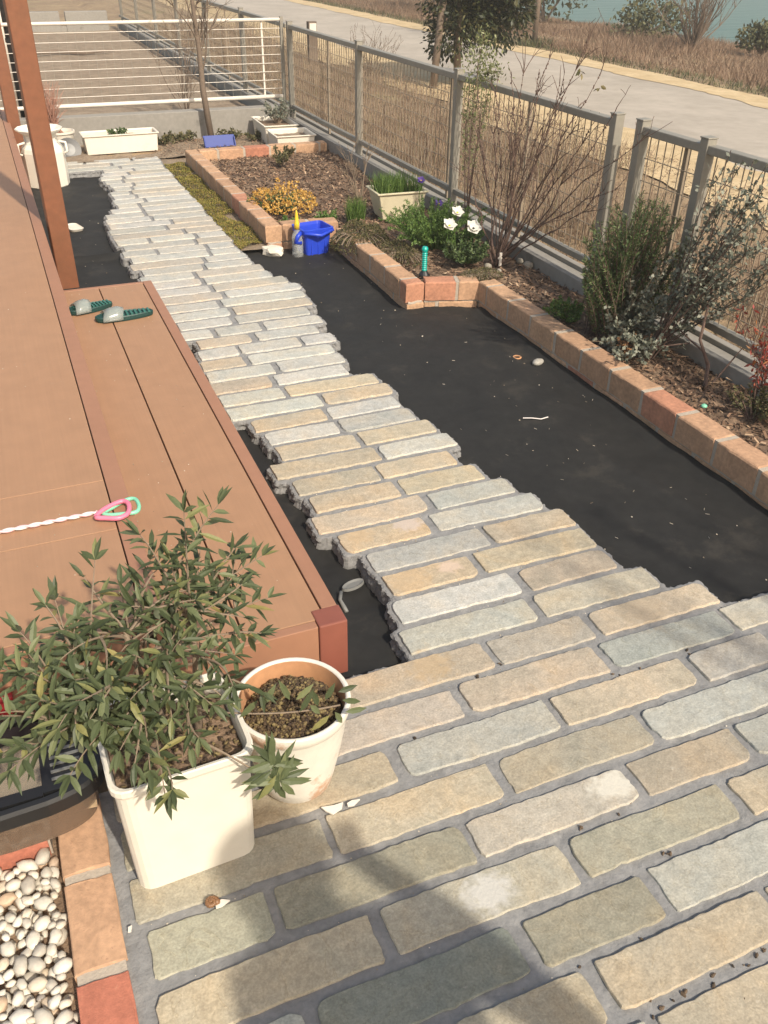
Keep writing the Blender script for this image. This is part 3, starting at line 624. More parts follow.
# ------------------------------------------------------------------ deck, step, posts
dk=thing('wooden_deck','brown composite deck with long boards along the left side','deck',(-1,4,0))
yj=[1.63,2.040,2.306]+[2.306+.9*i for i in range(1,8)]+[8.9]
b=MB()
for a,c in zip([1.66,2.0415,2.3055],[2.0385,2.3025,9.0]): b.box(-2.6,.0945,a,c,.262,.29)
b.build('deck_boards',M['deck'],dk,bevel=.0015)
b=MB(); b.box(.098,.148,1.635,9.0,.255,.2905); b.build('edge_trim',M['decktrim'],dk,bevel=.002)
b=MB(); b.box(-2.6,.0975,1.63,1.657,.2,.2905); b.box(-2.6,.142,1.638,1.66,-.05,.2); b.build('front_fascia',M['decktrim'],dk,bevel=.002)
b=MB(); b.box(.12,.143,1.66,9.0,-.06,.256); b.build('side_fascia',M['decktrim'],dk)
b=MB(); b.box(-2.58,.12,1.67,8.98,.22,.258); b.build('joists',M['gap'],dk)
sp=thing('deck_step','lower brown step with two wide boards beside the deck','step',(.35,3,0))
b=MB(); b.box(.150,.3265,1.663,4.425,.115,.14); b.build('board',M['deck'],sp,bevel=.0015)
b=MB(); b.box(.3315,.541,1.663,4.425,.115,.14); b.build('board',M['deck'],sp,bevel=.0015)
b=MB(); b.box(.5455,.588,1.70,4.452,.108,.141); b.build('edge_trim',M['decktrim'],sp,bevel=.002)
b=MB(); b.box(.150,.545,4.428,4.452,.03,.1405); b.build('back_trim',M['decktrim'],sp,bevel=.002)
b=MB(); b.box(.150,.5135,1.632,1.66,-.035,.1405); b.build('front_fascia',M['decktrim'],sp,bevel=.002)
b=MB(); b.box(.564,.584,1.70,4.445,-.045,.107); b.build('side_fascia',M['decktrim'],sp,bevel=.002)
b=MB(); b.box(.515,.592,1.628,1.698,-.038,.144); b.build('corner_cap',M['deckred'],sp,bevel=.004)
b=MB(); b.box(.16,.56,1.67,4.42,.0,.112); b.build('frame',M['gap'],sp)
for (x,y,wd_,z0,h,lab) in ((.222,5.10,.050,-.06,2.5,'front reddish brown timber post beside the deck step'),(.175,8.32,.048,-.02,2.5,'rear reddish brown timber post beside the white milk can')):
    b=MB(); T=Matrix.Translation((x,y,0))@Matrix.Rotation(rad(4),4,'Z'); b.box(-wd_,wd_,-wd_,wd_,z0,h,T)
    tag(b.build('timber_post',M['post'],bevel=.005,loc=(x,y,z0)),lab,'post')
b=MB(); b.tube([(.30,9.0,-.02),(.30,9.0,2.4)],.04,14); dp=tag(b.build('drain_pipe',M['black'],smooth=True,loc=(.3,9.0,0)),'black drain pipe between the two timber posts','pipe')
b=MB(); b.tube([(.30,9.0,.8),(.30,9.0,.83)],.045,14); b.build('bracket',M['black'],dp)
# ------------------------------------------------------------------ generic plants
def bez(p0,p1,p2,n):
    return [p0*(1-t)**2+p1*2*t*(1-t)+p2*t*t for t in [i/n for i in range(n+1)]]
def rv(s=1): return Vector((U(-1,1),U(-1,1),U(-1,1)))*s
def bush(name,label,cat,loc,r,h,nst,nlf,L,w,m,mtw,spread=1.,group=None,z0=0,curved=.2,up=.3,cheap=True,rtw=.004):
    loc=Vector(loc); th=thing(name,label,cat,loc,group); tw=MB(); lf=MB()
    for i in range(nst):
        a=U(0,6.28); q=math.sqrt(R())*r; tip=loc+Vector((math.cos(a)*q,math.sin(a)*q,h*U(.55,1)*(1-.35*(q/r)**2)))
        p0=loc+Vector((math.cos(a)*q*.15,math.sin(a)*q*.15,0)); mid=(p0+tip)/2+Vector((0,0,h*curved*.3))+rv(r*.12)
        pts=bez(p0,mid,tip,6); tw.tube(pts,[rtw*(1-.75*j/6) for j in range(7)],4,False)
        for j in range(nlf//nst):
            t=U(.25,1); k_=min(5,int(t*6)); pp=pts[k_].lerp(pts[k_+1],t*6-k_); d=(pts[k_+1]-pts[k_]).normalized()*up+rv().normalized()
            lf.leaf(pp,d,rv(),L*U(.6,1.2),w*U(.7,1.2),cheap)
    tw.build('stems',mtw,th); lf.build('foliage',m,th); return th
def grasstuft(mb,c,r,n,h,w,lean=.4,z=None):
    for i in range(n):
        a=U(0,6.28); q=r*math.sqrt(R()); b=Vector((c[0]+q*math.cos(a),c[1]+q*math.sin(a),c[2])); hh=h*U(.5,1.1); d=Vector((U(-1,1)*lean,U(-1,1)*lean,1)).normalized(); s=d.cross(Vector((U(-1,1),U(-1,1),0))).normalized()*w/2
        m_=b+d*hh*.55; tp=b+d*hh+Vector((U(-1,1),U(-1,1),-.3))*hh*lean*.4
        mb.add([b-s,b+s,m_+s*.8,m_-s*.8,tp],[(0,1,2,3),(3,2,4)])
# dry grass between fence and road, and beyond the road
mb=MB()
for i in range(52000):
    y=2.0+18*R()**1.35 if R()<.8 else U(-2,20); x=U(2.95,5.0)
    dens=1-.75*max(0,(x-4.2))/.8
    if y<6 and x>4.0+.2*nz(x,y,2): dens*=.15
    dens*=min(1,max(.12,.62+1.5*nz(x,y,2.3,6)))
    if R()>dens: continue
    h=U(.10,.30)*(1.0 if y>5 else .9)*(.7+.6*(nz(x,y,1.1,2)+.5))
    b=Vector((x,y,0)); d=Vector((random.gauss(0,.3),random.gauss(0,.3),1)).normalized(); s=Vector((U(-1,1),U(-1,1),0)).normalized()*U(.0012,.0035); m_=b+d*h*.6; tp=m_+(d+rv(.6)).normalized()*h*.45
    mb.add([b-s,b+s,m_+s*.7,m_-s*.7,tp],[(0,1,2,3),(3,2,4)])
stuff(mb.build('dry_grass',M['drygrass']))
mb=MB()
for i in range(9000):
    y=U(1,12); x=U(2.86,5.4); L=U(.01,.04); a=U(0,6.28); s=Vector((math.cos(a),math.sin(a),0))
    p_=Vector((x,y,.012+U(0,.02))); mb.add([p_-s*L,p_+Vector((-s.y,s.x,0))*.003,p_+s*L+Vector((0,0,.01))],[(0,1,2)])
stuff(mb.build('straw_litter',M['drygrass']))
mb=MB()
for i in range(120000):
    x=9.0+7.5*R(); y=5+34*R()**1.2
    if nz(x,y,.5,7)<-.4: continue
    z=tz(x,y)-.02; h=U(.08,.24)*(.5+.9*(nz(x,y,.7,2)+.5)); b=Vector((x,y,z)); d=Vector((U(-1,1),U(-1,1),1)).normalized(); s=Vector((U(-1,1),U(-1,1),0)).normalized()*U(.004,.012)
    mb.add([b-s,b+s,b+d*h],[(0,1,2)])
stuff(mb.build('meadow_grass',M['pinkgrass']))
mb=MB()
for i in range(9000):
    x=8.75+.5*R()+.2*nz(0,i,3); y=4+40*R(); b=Vector((x,y,0)); d=Vector((U(-.5,.5),U(-.5,.5),1)).normalized(); s=Vector((U(-1,1),U(-1,1),0)).normalized()*.006
    mb.add([b-s,b+s,b+d*U(.03,.09)],[(0,1,2)])
stuff(mb.build('verge_grass',M['farbush']))
# far shrubs
def blobbush(name,label,cat,loc,rx,h,n,L,m,group=None,lobes=7):
    loc=Vector(loc); th=thing(name,label,cat,loc,group); lf=MB(); tw=MB(); cs=[]
    for i in range(lobes): cs.append((loc+Vector((U(-rx,rx)*.6,U(-rx,rx)*.6,h*U(.3,.75))),rx*U(.35,.6)))
    for c,r in cs: tw.tube(bez(loc,(loc+c)/2+rv(.1),c,4),[.03,.025,.02,.015,.01],5,False)
    for i in range(n):
        c,r=random.choice(cs); d=rv().normalized(); p_=c+Vector((d.x*r,d.y*r,d.z*r*.8))*U(.55,1.08)
        if p_.z<loc.z: continue
        lf.leaf(p_,rv()+Vector((0,0,.5)),rv(),L*U(.6,1.3),L*.5*U(.7,1.2),True)
    tw.build('stems',M['greytrunk'],th); lf.build('foliage',m,th); return th
blobbush('shrub','large dark green shrub on the far bank of the meadow by the water','shrub',(12.6,20.5,-.15),1.9,1.9,5200,.14,M['farbush'])
blobbush('shrub','tall olive green shrub behind the evergreen tree at the top edge','shrub',(11.6,22.5,-.15),1.6,2.2,4200,.14,M['farbush'])
blobbush('shrub','low rounded green shrub at the water edge left of the bare bush','shrub',(12.6,16.6,-.1),.9,.55,1500,.1,M['farbush'])
blobbush('shrub','low dull green shrub at the water edge near the right border','shrub',(12.9,13.6,-.1),.55,.5,1400,.09,M['farbush'])
blobbush('shrub','small dark shrub right of the bare bush beside the river','shrub',(13.0,12.4,-.1),.6,.45,1400,.09,M['farbush'])
blobbush('shrub','green shrub in the top middle beyond the pale road','shrub',(11.5,29.5,-.15),1.8,1.6,2600,.16,M['farbush'])
def bareshrub(name,label,cat,loc,h,spread,nst,m,group=None,depth=2,r0=.008,tipn=4,lean=(0,0)):
    loc=Vector(loc); th=thing(name,label,cat,loc,group); tw=MB()
    def br(p,d,L,r,dep):
        n=5; pts=[p]; q=p.copy(); dd=d.copy()
        for i in range(n):
            dd=(dd+rv(.16)+Vector((0,0,.06))).normalized(); q=q+dd*L/n; pts.append(q.copy())
        tw.tube(pts,[max(.0011,r*(1-.7*i/n)) for i in range(n+1)],5,False)
        if dep>0:
            for k_ in range(tipn):
                i=random.randint(1,n); br(pts[i],(dd+rv(.7)+Vector((0,0,.25))).normalized(),L*U(.3,.55),r*.5,dep-1)
        else:
            for i in range(2,n+1): tw.ico(pts[i]+rv(.004),.0028,(1,1,1.4),.1,1)
    for i in range(nst):
        a=U(0,6.28); s=U(.15,1)*spread; br(loc+Vector((math.cos(a),math.sin(a),0))*.02,Vector((math.cos(a)*s+lean[0],math.sin(a)*s+lean[1],1)).normalized(),h*U(.65,1.05),r0*U(.6,1.1),depth)
    tw.build('branches',m,th); return th
bareshrub('bare_shrub','leafless grey shrub on the river bank at upper right','shrub',(11.9,14.3,-.1),1.0,.9,26,M['greytrunk'],r0=.02)
# evergreen tree
tr=thing('evergreen_tree','dense dark evergreen tree just beyond the fence, cut by the top edge','tree',(5.3,11.3,0))
b=MB(); b.tube([(5.16,10.85,0),(5.24,10.9,.6),(5.36,11.0,1.3),(5.5,11.2,2.2)],[.05,.045,.04,.03],8); b.build('trunk',M['greytrunk'],tr,smooth=True)
b=MB(); b.tube([(5.56,11.0,0),(5.56,11.0,.7),(5.6,11.1,1.4),(5.7,11.1,2.2)],[.05,.045,.04,.03],8); b.build('trunk',M['greytrunk'],tr,smooth=True)
lf=MB(); tw=MB(); cs=[]
for i in range(34):
    a=U(0,6.28); q=math.sqrt(R())*.60; c=Vector((5.70+q*math.cos(a),11.0+q*math.sin(a)*.8,U(.50+.3*(q/.78)**2,1.8))); cs.append((c,U(.2,.36)))
    tw.tube(bez(Vector((5.6,11.1,1.0+R())),(Vector((5.7,11.1,1.5))+c)/2+rv(.1),c,4),[.02,.016,.012,.008,.005],5,False)
for i in range(20000):
    c,r=random.choice(cs); d=rv().normalized(); p_=c+d*r*U(.5,1.1)+Vector((0,0,.05*nz(c.x,c.y,5)))
    lf.leaf(p_,d+rv(.8)+Vector((0,0,-.2)),rv()+Vector((0,0,1)),U(.05,.1),U(.022,.035),True)
tw.build('limbs',M['greytrunk'],tr); lf.build('crown',M['tree'],tr)
# small staked tree trunk beyond the road
tr=thing('young_tree','thin dark young tree with grass at its foot beyond the road','tree',(9.0,14.9,0))
b=MB(); b.tube([(9.0,14.9,-.02),(9.02,14.92,.8),(9.1,15.0,1.9),(9.1,15.05,3)],[.05,.045,.035,.02],7); b.build('trunk',M['greytrunk'],tr,smooth=True)
b=MB()
for i in range(900): p_=Vector((9.1,15.05,2.6))+rv(.6); b.leaf(p_,rv(),rv(),.08,.03,True)
b.build('crown',M['tree'],tr)
b=MB(); grasstuft(b,(9,14.85,-.02),.3,350,.2,.012); stuff(b.build('grass_tuft',M['farbush']))
# tree by the wall
tr=thing('small_bare_tree','slim leafless tree in front of the low concrete wall','tree',(1.86,8.62,0))
b=MB(); tp=[Vector((1.86,8.62,-.01)),PY(203,90,8.66),PY(199,50,8.66),PY(194,15,8.66),PY(190,-15,8.66),PY(186,-80,8.7)]
b.tube(tp,[.030,.027,.022,.018,.014,.008],8); b.build('trunk',M['greytrunk'],tr,smooth=True)
def twigs(tw,p,d,L,r,dep,n=4):
    pts=[p]; q=p.copy(); dd=d.normalized()
    for i in range(n): dd=(dd+rv(.18)).normalized(); q=q+dd*L/n; pts.append(q.copy())
    tw.tube(pts,[max(.001,r*(1-.65*i/n)) for i in range(n+1)],5,False)
    if dep:
        for k_ in range(3): twigs(tw,pts[random.randint(1,n)],dd+rv(.8)+Vector((0,0,.2)),L*U(.45,.7),r*.55,dep-1)
b=MB()
for (px,py,tx,ty) in ((199,50,222,10),(203,70,222,0),(199,45,182,5),(196,30,178,-10),(198,45,215,-5),(194,15,206,-30),(201,80,190,30)):
    p_=PY(px,py,8.66); q=PY(tx,ty,8.6+U(-.1,.1)); twigs(b,p_,q-p_,(q-p_).length,.009,2)
for k_ in range(8): p_=tp[3].lerp(tp[5],R()); twigs(b,p_,rv()+Vector((0,0,.8)),U(.2,.4),.006,2)
b.build('branches',M['greytrunk'],tr)
bareshrub('bare_shrub','tangled reddish dry shrub behind the white gate','shrub',(1.9,9.9,.02),.8,.7,9,M['greytrunk'],r0=.007)
bareshrub('bare_shrub','thin bare shrub behind the fence left of the evergreen','shrub',(4.5,11.4,.02),.5,.9,14,M['greytrunk'],r0=.006)
# bare bush by the fence (large, many thin stems)
bb=thing('bare_bush','tall leafless many stemmed bush in front of the fence','shrub',(2.50,4.30,.05))
b=MB(); base=Vector((2.5,4.32,.04))
tips=[(525,75,4.1),(553,30,4.0),(585,40,3.9),(600,75,3.95),(560,85,4.1),(620,112,3.6),(635,145,3.4),(500,70,4.4),(480,100,4.5),(475,130,4.6),(540,70,4.2),(515,110,4.3),(497,110,4.4),(580,110,4.0),(605,190,3.6),(530,130,4.1),(548,110,4.05),(568,70,4.0),(510,85,4.3),(590,130,3.9),(470,160,4.5),(560,160,4.0),(615,193,3.5)]
for (px,py,Y) in tips:
    tp_=PY(px,py,Y); st_=base+rv(.03); mid=(st_+tp_)/2+rv(.06)+Vector((0,0,.03))
    if px==615: mid=(st_+tp_)/2+Vector((0,0,.12))
    pts=bez(st_,mid,tp_,9); pts=[p_+rv(.016) for p_ in pts]; b.tube(pts,[.0055*(1-.78*j_/9) for j_ in range(10)],5,False)
    for k_ in range(8):
        j_=random.randint(3,9); p_=pts[j_]; twigs(b,p_,(pts[j_]-pts[j_-1]).normalized()+rv(.55)+Vector((0,0,.25)),U(.05,.2),.0024,1 if R()<.5 else 0,4)
    for k_ in range(26):
        j_=random.randint(3,8); p_=pts[j_].lerp(pts[j_+1],R()); b.ico(p_+rv(.004),.0038,(1,1,1.5),.1,1)
b.build('branches',M['redtwig'],bb)
b=MB()
for (px,py,Y) in ((598,88,3.95),(580,70,3.95),(490,75,4.35)):
    for k_ in range(4): b.leaf(PY(px,py,Y)+rv(.015),rv()+Vector((0,0,-.5)),rv(),.035,.018)
b.build('dried_leaves',M['creeper'],bb)
# climbing slender plant with light green top
cl=thing('slender_shrub','slender shrub with pale green leafy top against the fence post','shrub',(2.62,4.95,.05)); tw=MB(); lf=MB()
for (px,py,Y,n,hh) in ((482,75,4.9,300,.5),(470,85,4.9,300,.4),(496,68,4.85,260,.45),(484,32,4.85,170,.45),(488,105,4.85,140,.6),(470,112,4.9,120,.5)):
    tp_=PY(px,py,Y); pts=bez(Vector((2.6,4.9,.05)),(Vector((2.6,4.9,.05))+tp_)/2+Vector((-.03,.04,.12)),tp_,9); tw.tube(pts,[.005*(1-.7*j_/9) for j_ in range(10)],5,False)
    for i in range(n):
        t=1-.62*R()**2; j_=min(8,int(t*9)); p_=pts[j_].lerp(pts[j_+1],t*9-j_)+rv(.02 if t<.8 else .035); lf.leaf(p_,rv()+Vector((0,0,.6)),rv(),U(.012,.026),U(.006,.010),True)
for i in range(500):
    p_=PY(482+random.gauss(0,10),62+random.gauss(0,14),4.88+U(-.05,.05)); lf.leaf(p_,rv()+Vector((0,0,.5)),rv(),U(.014,.03),U(.007,.012),True)
tw.build('stems',M['redtwig'],cl); lf.build('foliage',mat('pale_green_leaf',None,.55,.1,10,0,island=[(0,c3(.10,.12,.045)),(.6,c3(.20,.22,.09)),(1,c3(.34,.34,.17))],trans=.25),cl)
# ------------------------------------------------------------------ bed plants
def pin(px,py,z=.05): return W(px,py,z)
# rosemary
rm=thing('rosemary_bush','upright dark green needle leaved bush in front of the close fence posts','shrub',(2.52,3.3,.05)); tw=MB(); lf=MB()
for i in range(150):
    px=random.gauss(634,34); px=min(max(px,585),690); top=205+ (abs(px-640)/45)**2*28+U(-12,45); Y=3.14+U(-.2,.2)
    tp_=PY(px,top,Y); p0=Vector((2.50+U(-.10,.10),3.18+U(-.10,.10),.04)); pts=bez(p0,(p0+tp_)/2+Vector((0,0,.03))+rv(.03),tp_,8)
    tw.tube(pts,[.0035*(1-.6*j_/8) for j_ in range(9)],4,False)
    for k_ in range(190):
        t=U(.12,1); j_=min(7,int(t*8)); p_=pts[j_].lerp(pts[j_+1],t*8-j_); ax=(pts[j_+1]-pts[j_]).normalized(); lf.leaf(p_,ax*.9+rv().normalized()*.8,rv(),U(.016,.028),U(.003,.0048),True)
tw.build('stems',M['redtwig'],rm); lf.build('foliage',M['rosemary'],rm)
# eucalyptus-like grey shrub
def sprays(name,label,base,tips,n,L,w,m,mtw,r0=.004,tstart=.3,rt=.028,sub=5):
    th=thing(name,label,'shrub',base); tw=MB(); lf=MB(); base=Vector(base)
    for (px,py,Y) in tips:
        tp_=PY(px,py,Y); pts=bez(base+rv(.02),(base+tp_)/2+rv(.04)+Vector((0,0,.04)),tp_,8); tw.tube(pts,[r0*(1-.7*j_/8) for j_ in range(9)],5,False)
        for s_ in range(sub):
            j_=random.randint(3,7); d=((pts[8]-pts[j_]).normalized()+rv(.6)).normalized(); LL=U(.08,.2); pp=bez(pts[j_],pts[j_]+d*LL*.5+rv(.02),pts[j_]+d*LL+Vector((0,0,.03)),4); tw.tube(pp,.0014,4,False)
            for k_ in range(n//3):
                q=R()*4; a=min(3,int(q)); p_=pp[a].lerp(pp[a+1],q-a); lf.leaf(p_,rv()+Vector((0,0,.3)),rv(),L*U(.7,1.2),w*U(.7,1.2),True)
        for k_ in range(n):
            t=U(tstart,1); j_=min(7,int(t*8)); p_=pts[j_].lerp(pts[j_+1],t*8-j_)+rv(rt); lf.leaf(p_,rv()+Vector((0,0,.3)),rv(),L*U(.7,1.2),w*U(.7,1.2),True)
    tw.build('stems',mtw,th); lf.build('foliage',m,th); return th
sprays('grey_leaved_shrub','sprawling blue grey small leaved shrub with red stem at right',(2.50,2.92,.05),
 [(735,165,2.7),(752,195,2.6),(765,205,2.5),(728,200,2.75),(745,225,2.6),(712,215,2.8),(765,240,2.5),(725,245,2.7),(745,265,2.6),(705,275,2.8),(722,285,2.75),(768,265,2.5),(718,165,2.8),(740,300,2.65),(760,290,2.55),(735,225,2.75),(755,225,2.6),(765,180,2.55),(700,310,2.75)],58,.022,.014,M['gum'],M['redtwig'])
sprays('grey_leaved_shrub','low blue grey shrub spilling over the red brick below the rosemary',(2.46,3.12,.05),
 [(630,275,3.1),(612,290,3.15),(640,300,3.0),(655,290,3.0),(625,325,3.0),(610,345,3.0),(650,330,2.95),(668,335,2.9),(640,350,2.9),(665,355,2.9),(600,310,3.2),(680,300,2.9),(622,360,2.85),(645,320,3.0),(660,310,2.9),(632,340,2.95),(655,348,2.85),(615,325,3.05),(640,268,3.1)],66,.022,.016,M['gum'],M['twig'])
tw=MB(); p0=Vector((2.56,2.60,.04)); th=thing('forked_branch','dark forked bare stem rising from the mulch before the kerb','branch',p0)
tw.tube([p0,PY(708,365,2.64),PY(700,340,2.68),PY(712,290,2.72),PY(722,240,2.72)],[.010,.009,.007,.005,.003],6); tw.tube([p0+Vector((.03,0,0)),PY(728,365,2.6),PY(745,345,2.6)],[.005,.004,.002],5)
tw.tube([PY(704,352,2.66),PY(690,340,2.75),PY(672,322,2.85)],[.005,.004,.003],5); tw.tube([PY(690,343,2.75),PY(664,346,2.8)],[.004,.002],5); tw.build('stems',M['redtwig'],th)
sprays('red_leaved_shrub','small shrub with bright red leaves at the right edge',(2.58,2.33,.05),[(762,345,2.35),(767,333,2.3),(757,352,2.4),(770,350,2.3),(762,338,2.35)],30,.03,.009,M['red'],M['redtwig'],sub=2)
bush('low_shrub','rusty green low plant under the red leaves at the right edge','plant',(2.52,2.28,.05),.13,.16,18,900,.02,.008,M['creeper'],M['redtwig'])
bush('low_green_plant','bright green clump just behind the long brick edging','plant',(2.40,3.42,.05),.13,.12,24,2200,.016,.008,M['green'],M['twig'])
bush('brown_dry_plant','small rusty brown dry plant beside the forked stem','plant',(2.40,2.95,.05),.10,.12,16,500,.016,.007,mat('rusty_leaf',None,.8,.1,10,0,island=[(0,c3(.12,.05,.02)),(1,c3(.32,.17,.07))]),M['redtwig'])
# middle bed
bush('fern_leaved_plant','feathery green flowering plant with white blooms beside the teal stake','plant',(2.30,4.74,.05),.34,.30,120,18000,.018,.006,M['green'],M['green'])
bush('leafy_green_plant','deep green leafy plant in front of the white flowers','plant',(2.35,4.42,.05),.18,.17,40,3600,.020,.011,M['rosemary'],M['green'])
def creeper(label,c,rx,ry,n,h,L=.013):
    th=thing('creeping_plant',label,'plant',c); lf=MB(); tw=MB()
    for i in range(n):
        a=U(0,6.28); q=math.sqrt(R()); x=c[0]+rx*q*math.cos(a); y=c[1]+ry*q*math.sin(a); z=c[2]+h*(1-q*q)*(.8+.5*nz(x,y,9,1))+U(-.01,.012)
        lf.leaf((x,y,z),rv()+Vector((0,0,.8)),rv(),L*U(.6,1.3),L*.5,True)
    for i in range(40): a=U(0,6.28); tw.tube(bez(Vector(c),Vector(c)+Vector((rx*.5*math.cos(a),ry*.5*math.sin(a),h)),Vector(c)+Vector((rx*.9*math.cos(a),ry*.9*math.sin(a),h*.3)),5),.002,4,False)
    tw.build('stems',M['twig'],th); lf.build('foliage',M['creeper'],th); return th
creeper('dull green creeping plant spilling over the bricks right of the blue tub',(1.93,4.98,.03),.19,.22,4200,.14)
creeper('brownish creeping plant between the brick corner and the green foliage',(2.04,4.62,.06),.12,.22,1500,.06)
creeper('dry brown creeping mat on top of the brick corner beside the white tag',(2.28,4.10,.075),.13,.09,1100,.03,.010)
# white flowers
def flower(name,label,c,h,r,m,npet,core,group=None,tilt=(-.1,-.8,.9)):
    c=Vector(c); th=thing(name,label,'flower',c-Vector((0,0,h)),group); b=MB(); b.tube([c-Vector((0,0,h)),c-Vector((.01,0,h*.5)),c],.0025,5); b.build('stem',M['green'],th)
    b=MB(); nm=Vector(tilt).normalized(); a0=nm.orthogonal().normalized(); b0=nm.cross(a0)
    for lay in (0,1):
        for k_ in range(npet):
            t=2*math.pi*(k_+.5*lay)/npet+U(-.1,.1); d=a0*math.cos(t)+b0*math.sin(t)+nm*(.25+.35*lay)
            b.leaf(c+nm*.002*lay,d,nm,r*(1-.15*lay),r*.8,False,-.25)
    b.build('petals',m,th); b=MB(); b.ico(c+nm*.006,r*.17,(1,1,.7),.1,1); b.build('core',core,th)
whg='white open flowers above the ferny foliage'
for (px,py,lab,r) in ((449,226,'left white open flower, lowest of the three',.048),(457,213,'rear white open flower, highest of the three',.042),(473,229,'right white open flower with dark centre, largest of the three',.056)):
    flower('white_flower',lab,PY(px,py,4.42),.18,r,M['petal'],5,M['black'] if px==473 else M['yplastic'],None)
for (px,py,Y,lab) in ((421,181,5.1,'upper purple flower in front of the cream planter'),(439,204,4.9,'lower purple flower right of the cream planter')):
    flower('purple_flower',lab,PY(px,py,Y),.17,.03,M['purple'],5,M['yplastic'],None,(-.2,-.6,.7))
# cream planter with grass
def boxplanter(name,label,cx,cy,wx,wy,h,z,m,rot=0,th_=.008,taper=.85,soil=M['soil'],cat='planter',fillz=.8,bev=.004,group=None,lip=.012,corner=.0):
    p_=thing(name,label,cat,(cx,cy,z),group); T=Matrix.Translation((cx,cy,z))@Matrix.Rotation(rot,4,'Z'); b=MB()
    def ring(s,zz,e=0): 
        x,y=wx/2*s+e,wy/2*s+e; c_=corner if corner else .006; out=[]
        for (sx,sy,a0) in ((1,-1,-90),(1,1,0),(-1,1,90),(-1,-1,180)):
            for i in range(5):
                a=rad(a0+i*22.5); out.append(T@Vector((sx*(x-c_)+c_*math.cos(a),sy*(y-c_)+c_*math.sin(a),zz)))
        return out
    rs_=[ring(taper,0),ring(taper+(1-taper)*.93,h*.93),ring(taper+(1-taper)*.93,h*.935,lip*.7),ring(1,h*.96,lip),ring(1,h,lip),ring(1,h+.002,lip*.5),ring(1,h,-th_*.5),ring(1,h*.96,-th_),ring(taper+(1-taper)*.6,h*.5,-th_),ring(taper,.012,-th_)]
    v=[q for r_ in rs_ for q in r_]; n=20
    f=[(i*n+k_,i*n+(k_+1)%n,(i+1)*n+(k_+1)%n,(i+1)*n+k_) for i in range(len(rs_)-1) for k_ in range(n)]; f.append(tuple(reversed(range(n)))); f.append(tuple((len(rs_)-1)*n+k_ for k_ in range(n)))
    b.add(v,f); b.build('tub',m,p_,smooth=False,bevel=0)
    s=taper+(1-taper)*fillz; x,y=wx/2*s-th_-.001,wy/2*s-th_-.001; b=MB()
    nx,ny=14,8; v=[T@Vector((-x+2*x*i/nx,-y+2*y*j_/ny,h*fillz+.012*nz(i*.3,j_*.3,2,cx))) for j_ in range(ny+1) for i in range(nx+1)]
    b.add(v,[(j_*(nx+1)+i,j_*(nx+1)+i+1,(j_+1)*(nx+1)+i+1,(j_+1)*(nx+1)+i) for j_ in range(ny) for i in range(nx)]); b.build('soil',soil,p_,smooth=True)
    return p_
boxplanter('cream_planter','cream square planter full of green grass in front of the fence',2.385,5.50,.33,.23,.17,.045,M['cream'],rad(-3),taper=.78)
th=thing('planter_grass','long green grass blades growing in the cream planter','plant',(2.385,5.50,.19)); b=MB()
for i in range(14): grasstuft(b,(2.385+U(-.13,.13),5.50+U(-.08,.08),.18),.035,70,.16,.004,.4)
b.build('blades',M['green'],th)
th=thing('grass_clump','bright green upright grass clump by the brick corner above the blue tub','plant',(2.10,5.50,.03)); b=MB(); grasstuft(b,(2.08,5.47,.03),.06,500,.17,.004,.25); b.build('blades',M['green'],th)
bareshrub('bare_twigs','pale bare twigs sticking out of the mulch beside the cream planter','plant',(2.33,6.05,.03),.3,.7,8,M['twig'],depth=1,r0=.005)
# yellow flowers
fl=bush('yellow_flower_clump','wide clump of small yellow flowers in the far mulch bed','flowers',(1.70,5.90,.02),.24,.15,45,1500,.02,.010,M['rosemary'],M['green'])
b=MB()
for i in range(620):
    a=U(0,6.28); q=math.sqrt(R())*.24; x,y=1.72+q*math.cos(a)*.95,5.90+q*math.sin(a)*1.15; z=.03+.15*(.75+.9*nz(a,q*9,1.5))*(1-.5*(q/.24)**2)+U(-.03,.02); c=Vector((x,y,z))
    for k_ in range(3): b.leaf(c,rv()+Vector((0,-.2,.5)),Vector((U(-.4,.4),-.5,1)),U(.012,.024),U(.009,.015),True)
b.build('blossoms',M['yellow'],fl)
bush('small_green_plant','low green leaves at the foot of the yellow flowers','plant',(1.66,5.53,.02),.09,.08,14,500,.022,.011,M['green'],M['green'])
bush('small_green_plant','low green leaves behind the yellow bottle cap','plant',(1.93,5.60,.02),.10,.07,14,500,.022,.011,M['green'],M['green'])
bush('small_green_plant','little leafy plant at the back of the far mulch bed','plant',(2.12,7.25,.03),.12,.16,14,420,.03,.018,M['creeper'],M['twig'])
for i,(x,y,lab) in enumerate(((2.02,8.6,'small weeds along the wall right of the blue tray'),(2.25,8.45,'small weeds beside the white troughs'),(1.62,8.68,'small weeds at the foot of the slim bare tree'),(1.42,8.55,'small weeds right of the white trough planter'))):
    bush('weed_patch',lab,'plant',(x,y,0),.14,.09,12,420,.03,.016,M['creeper'],M['twig'])
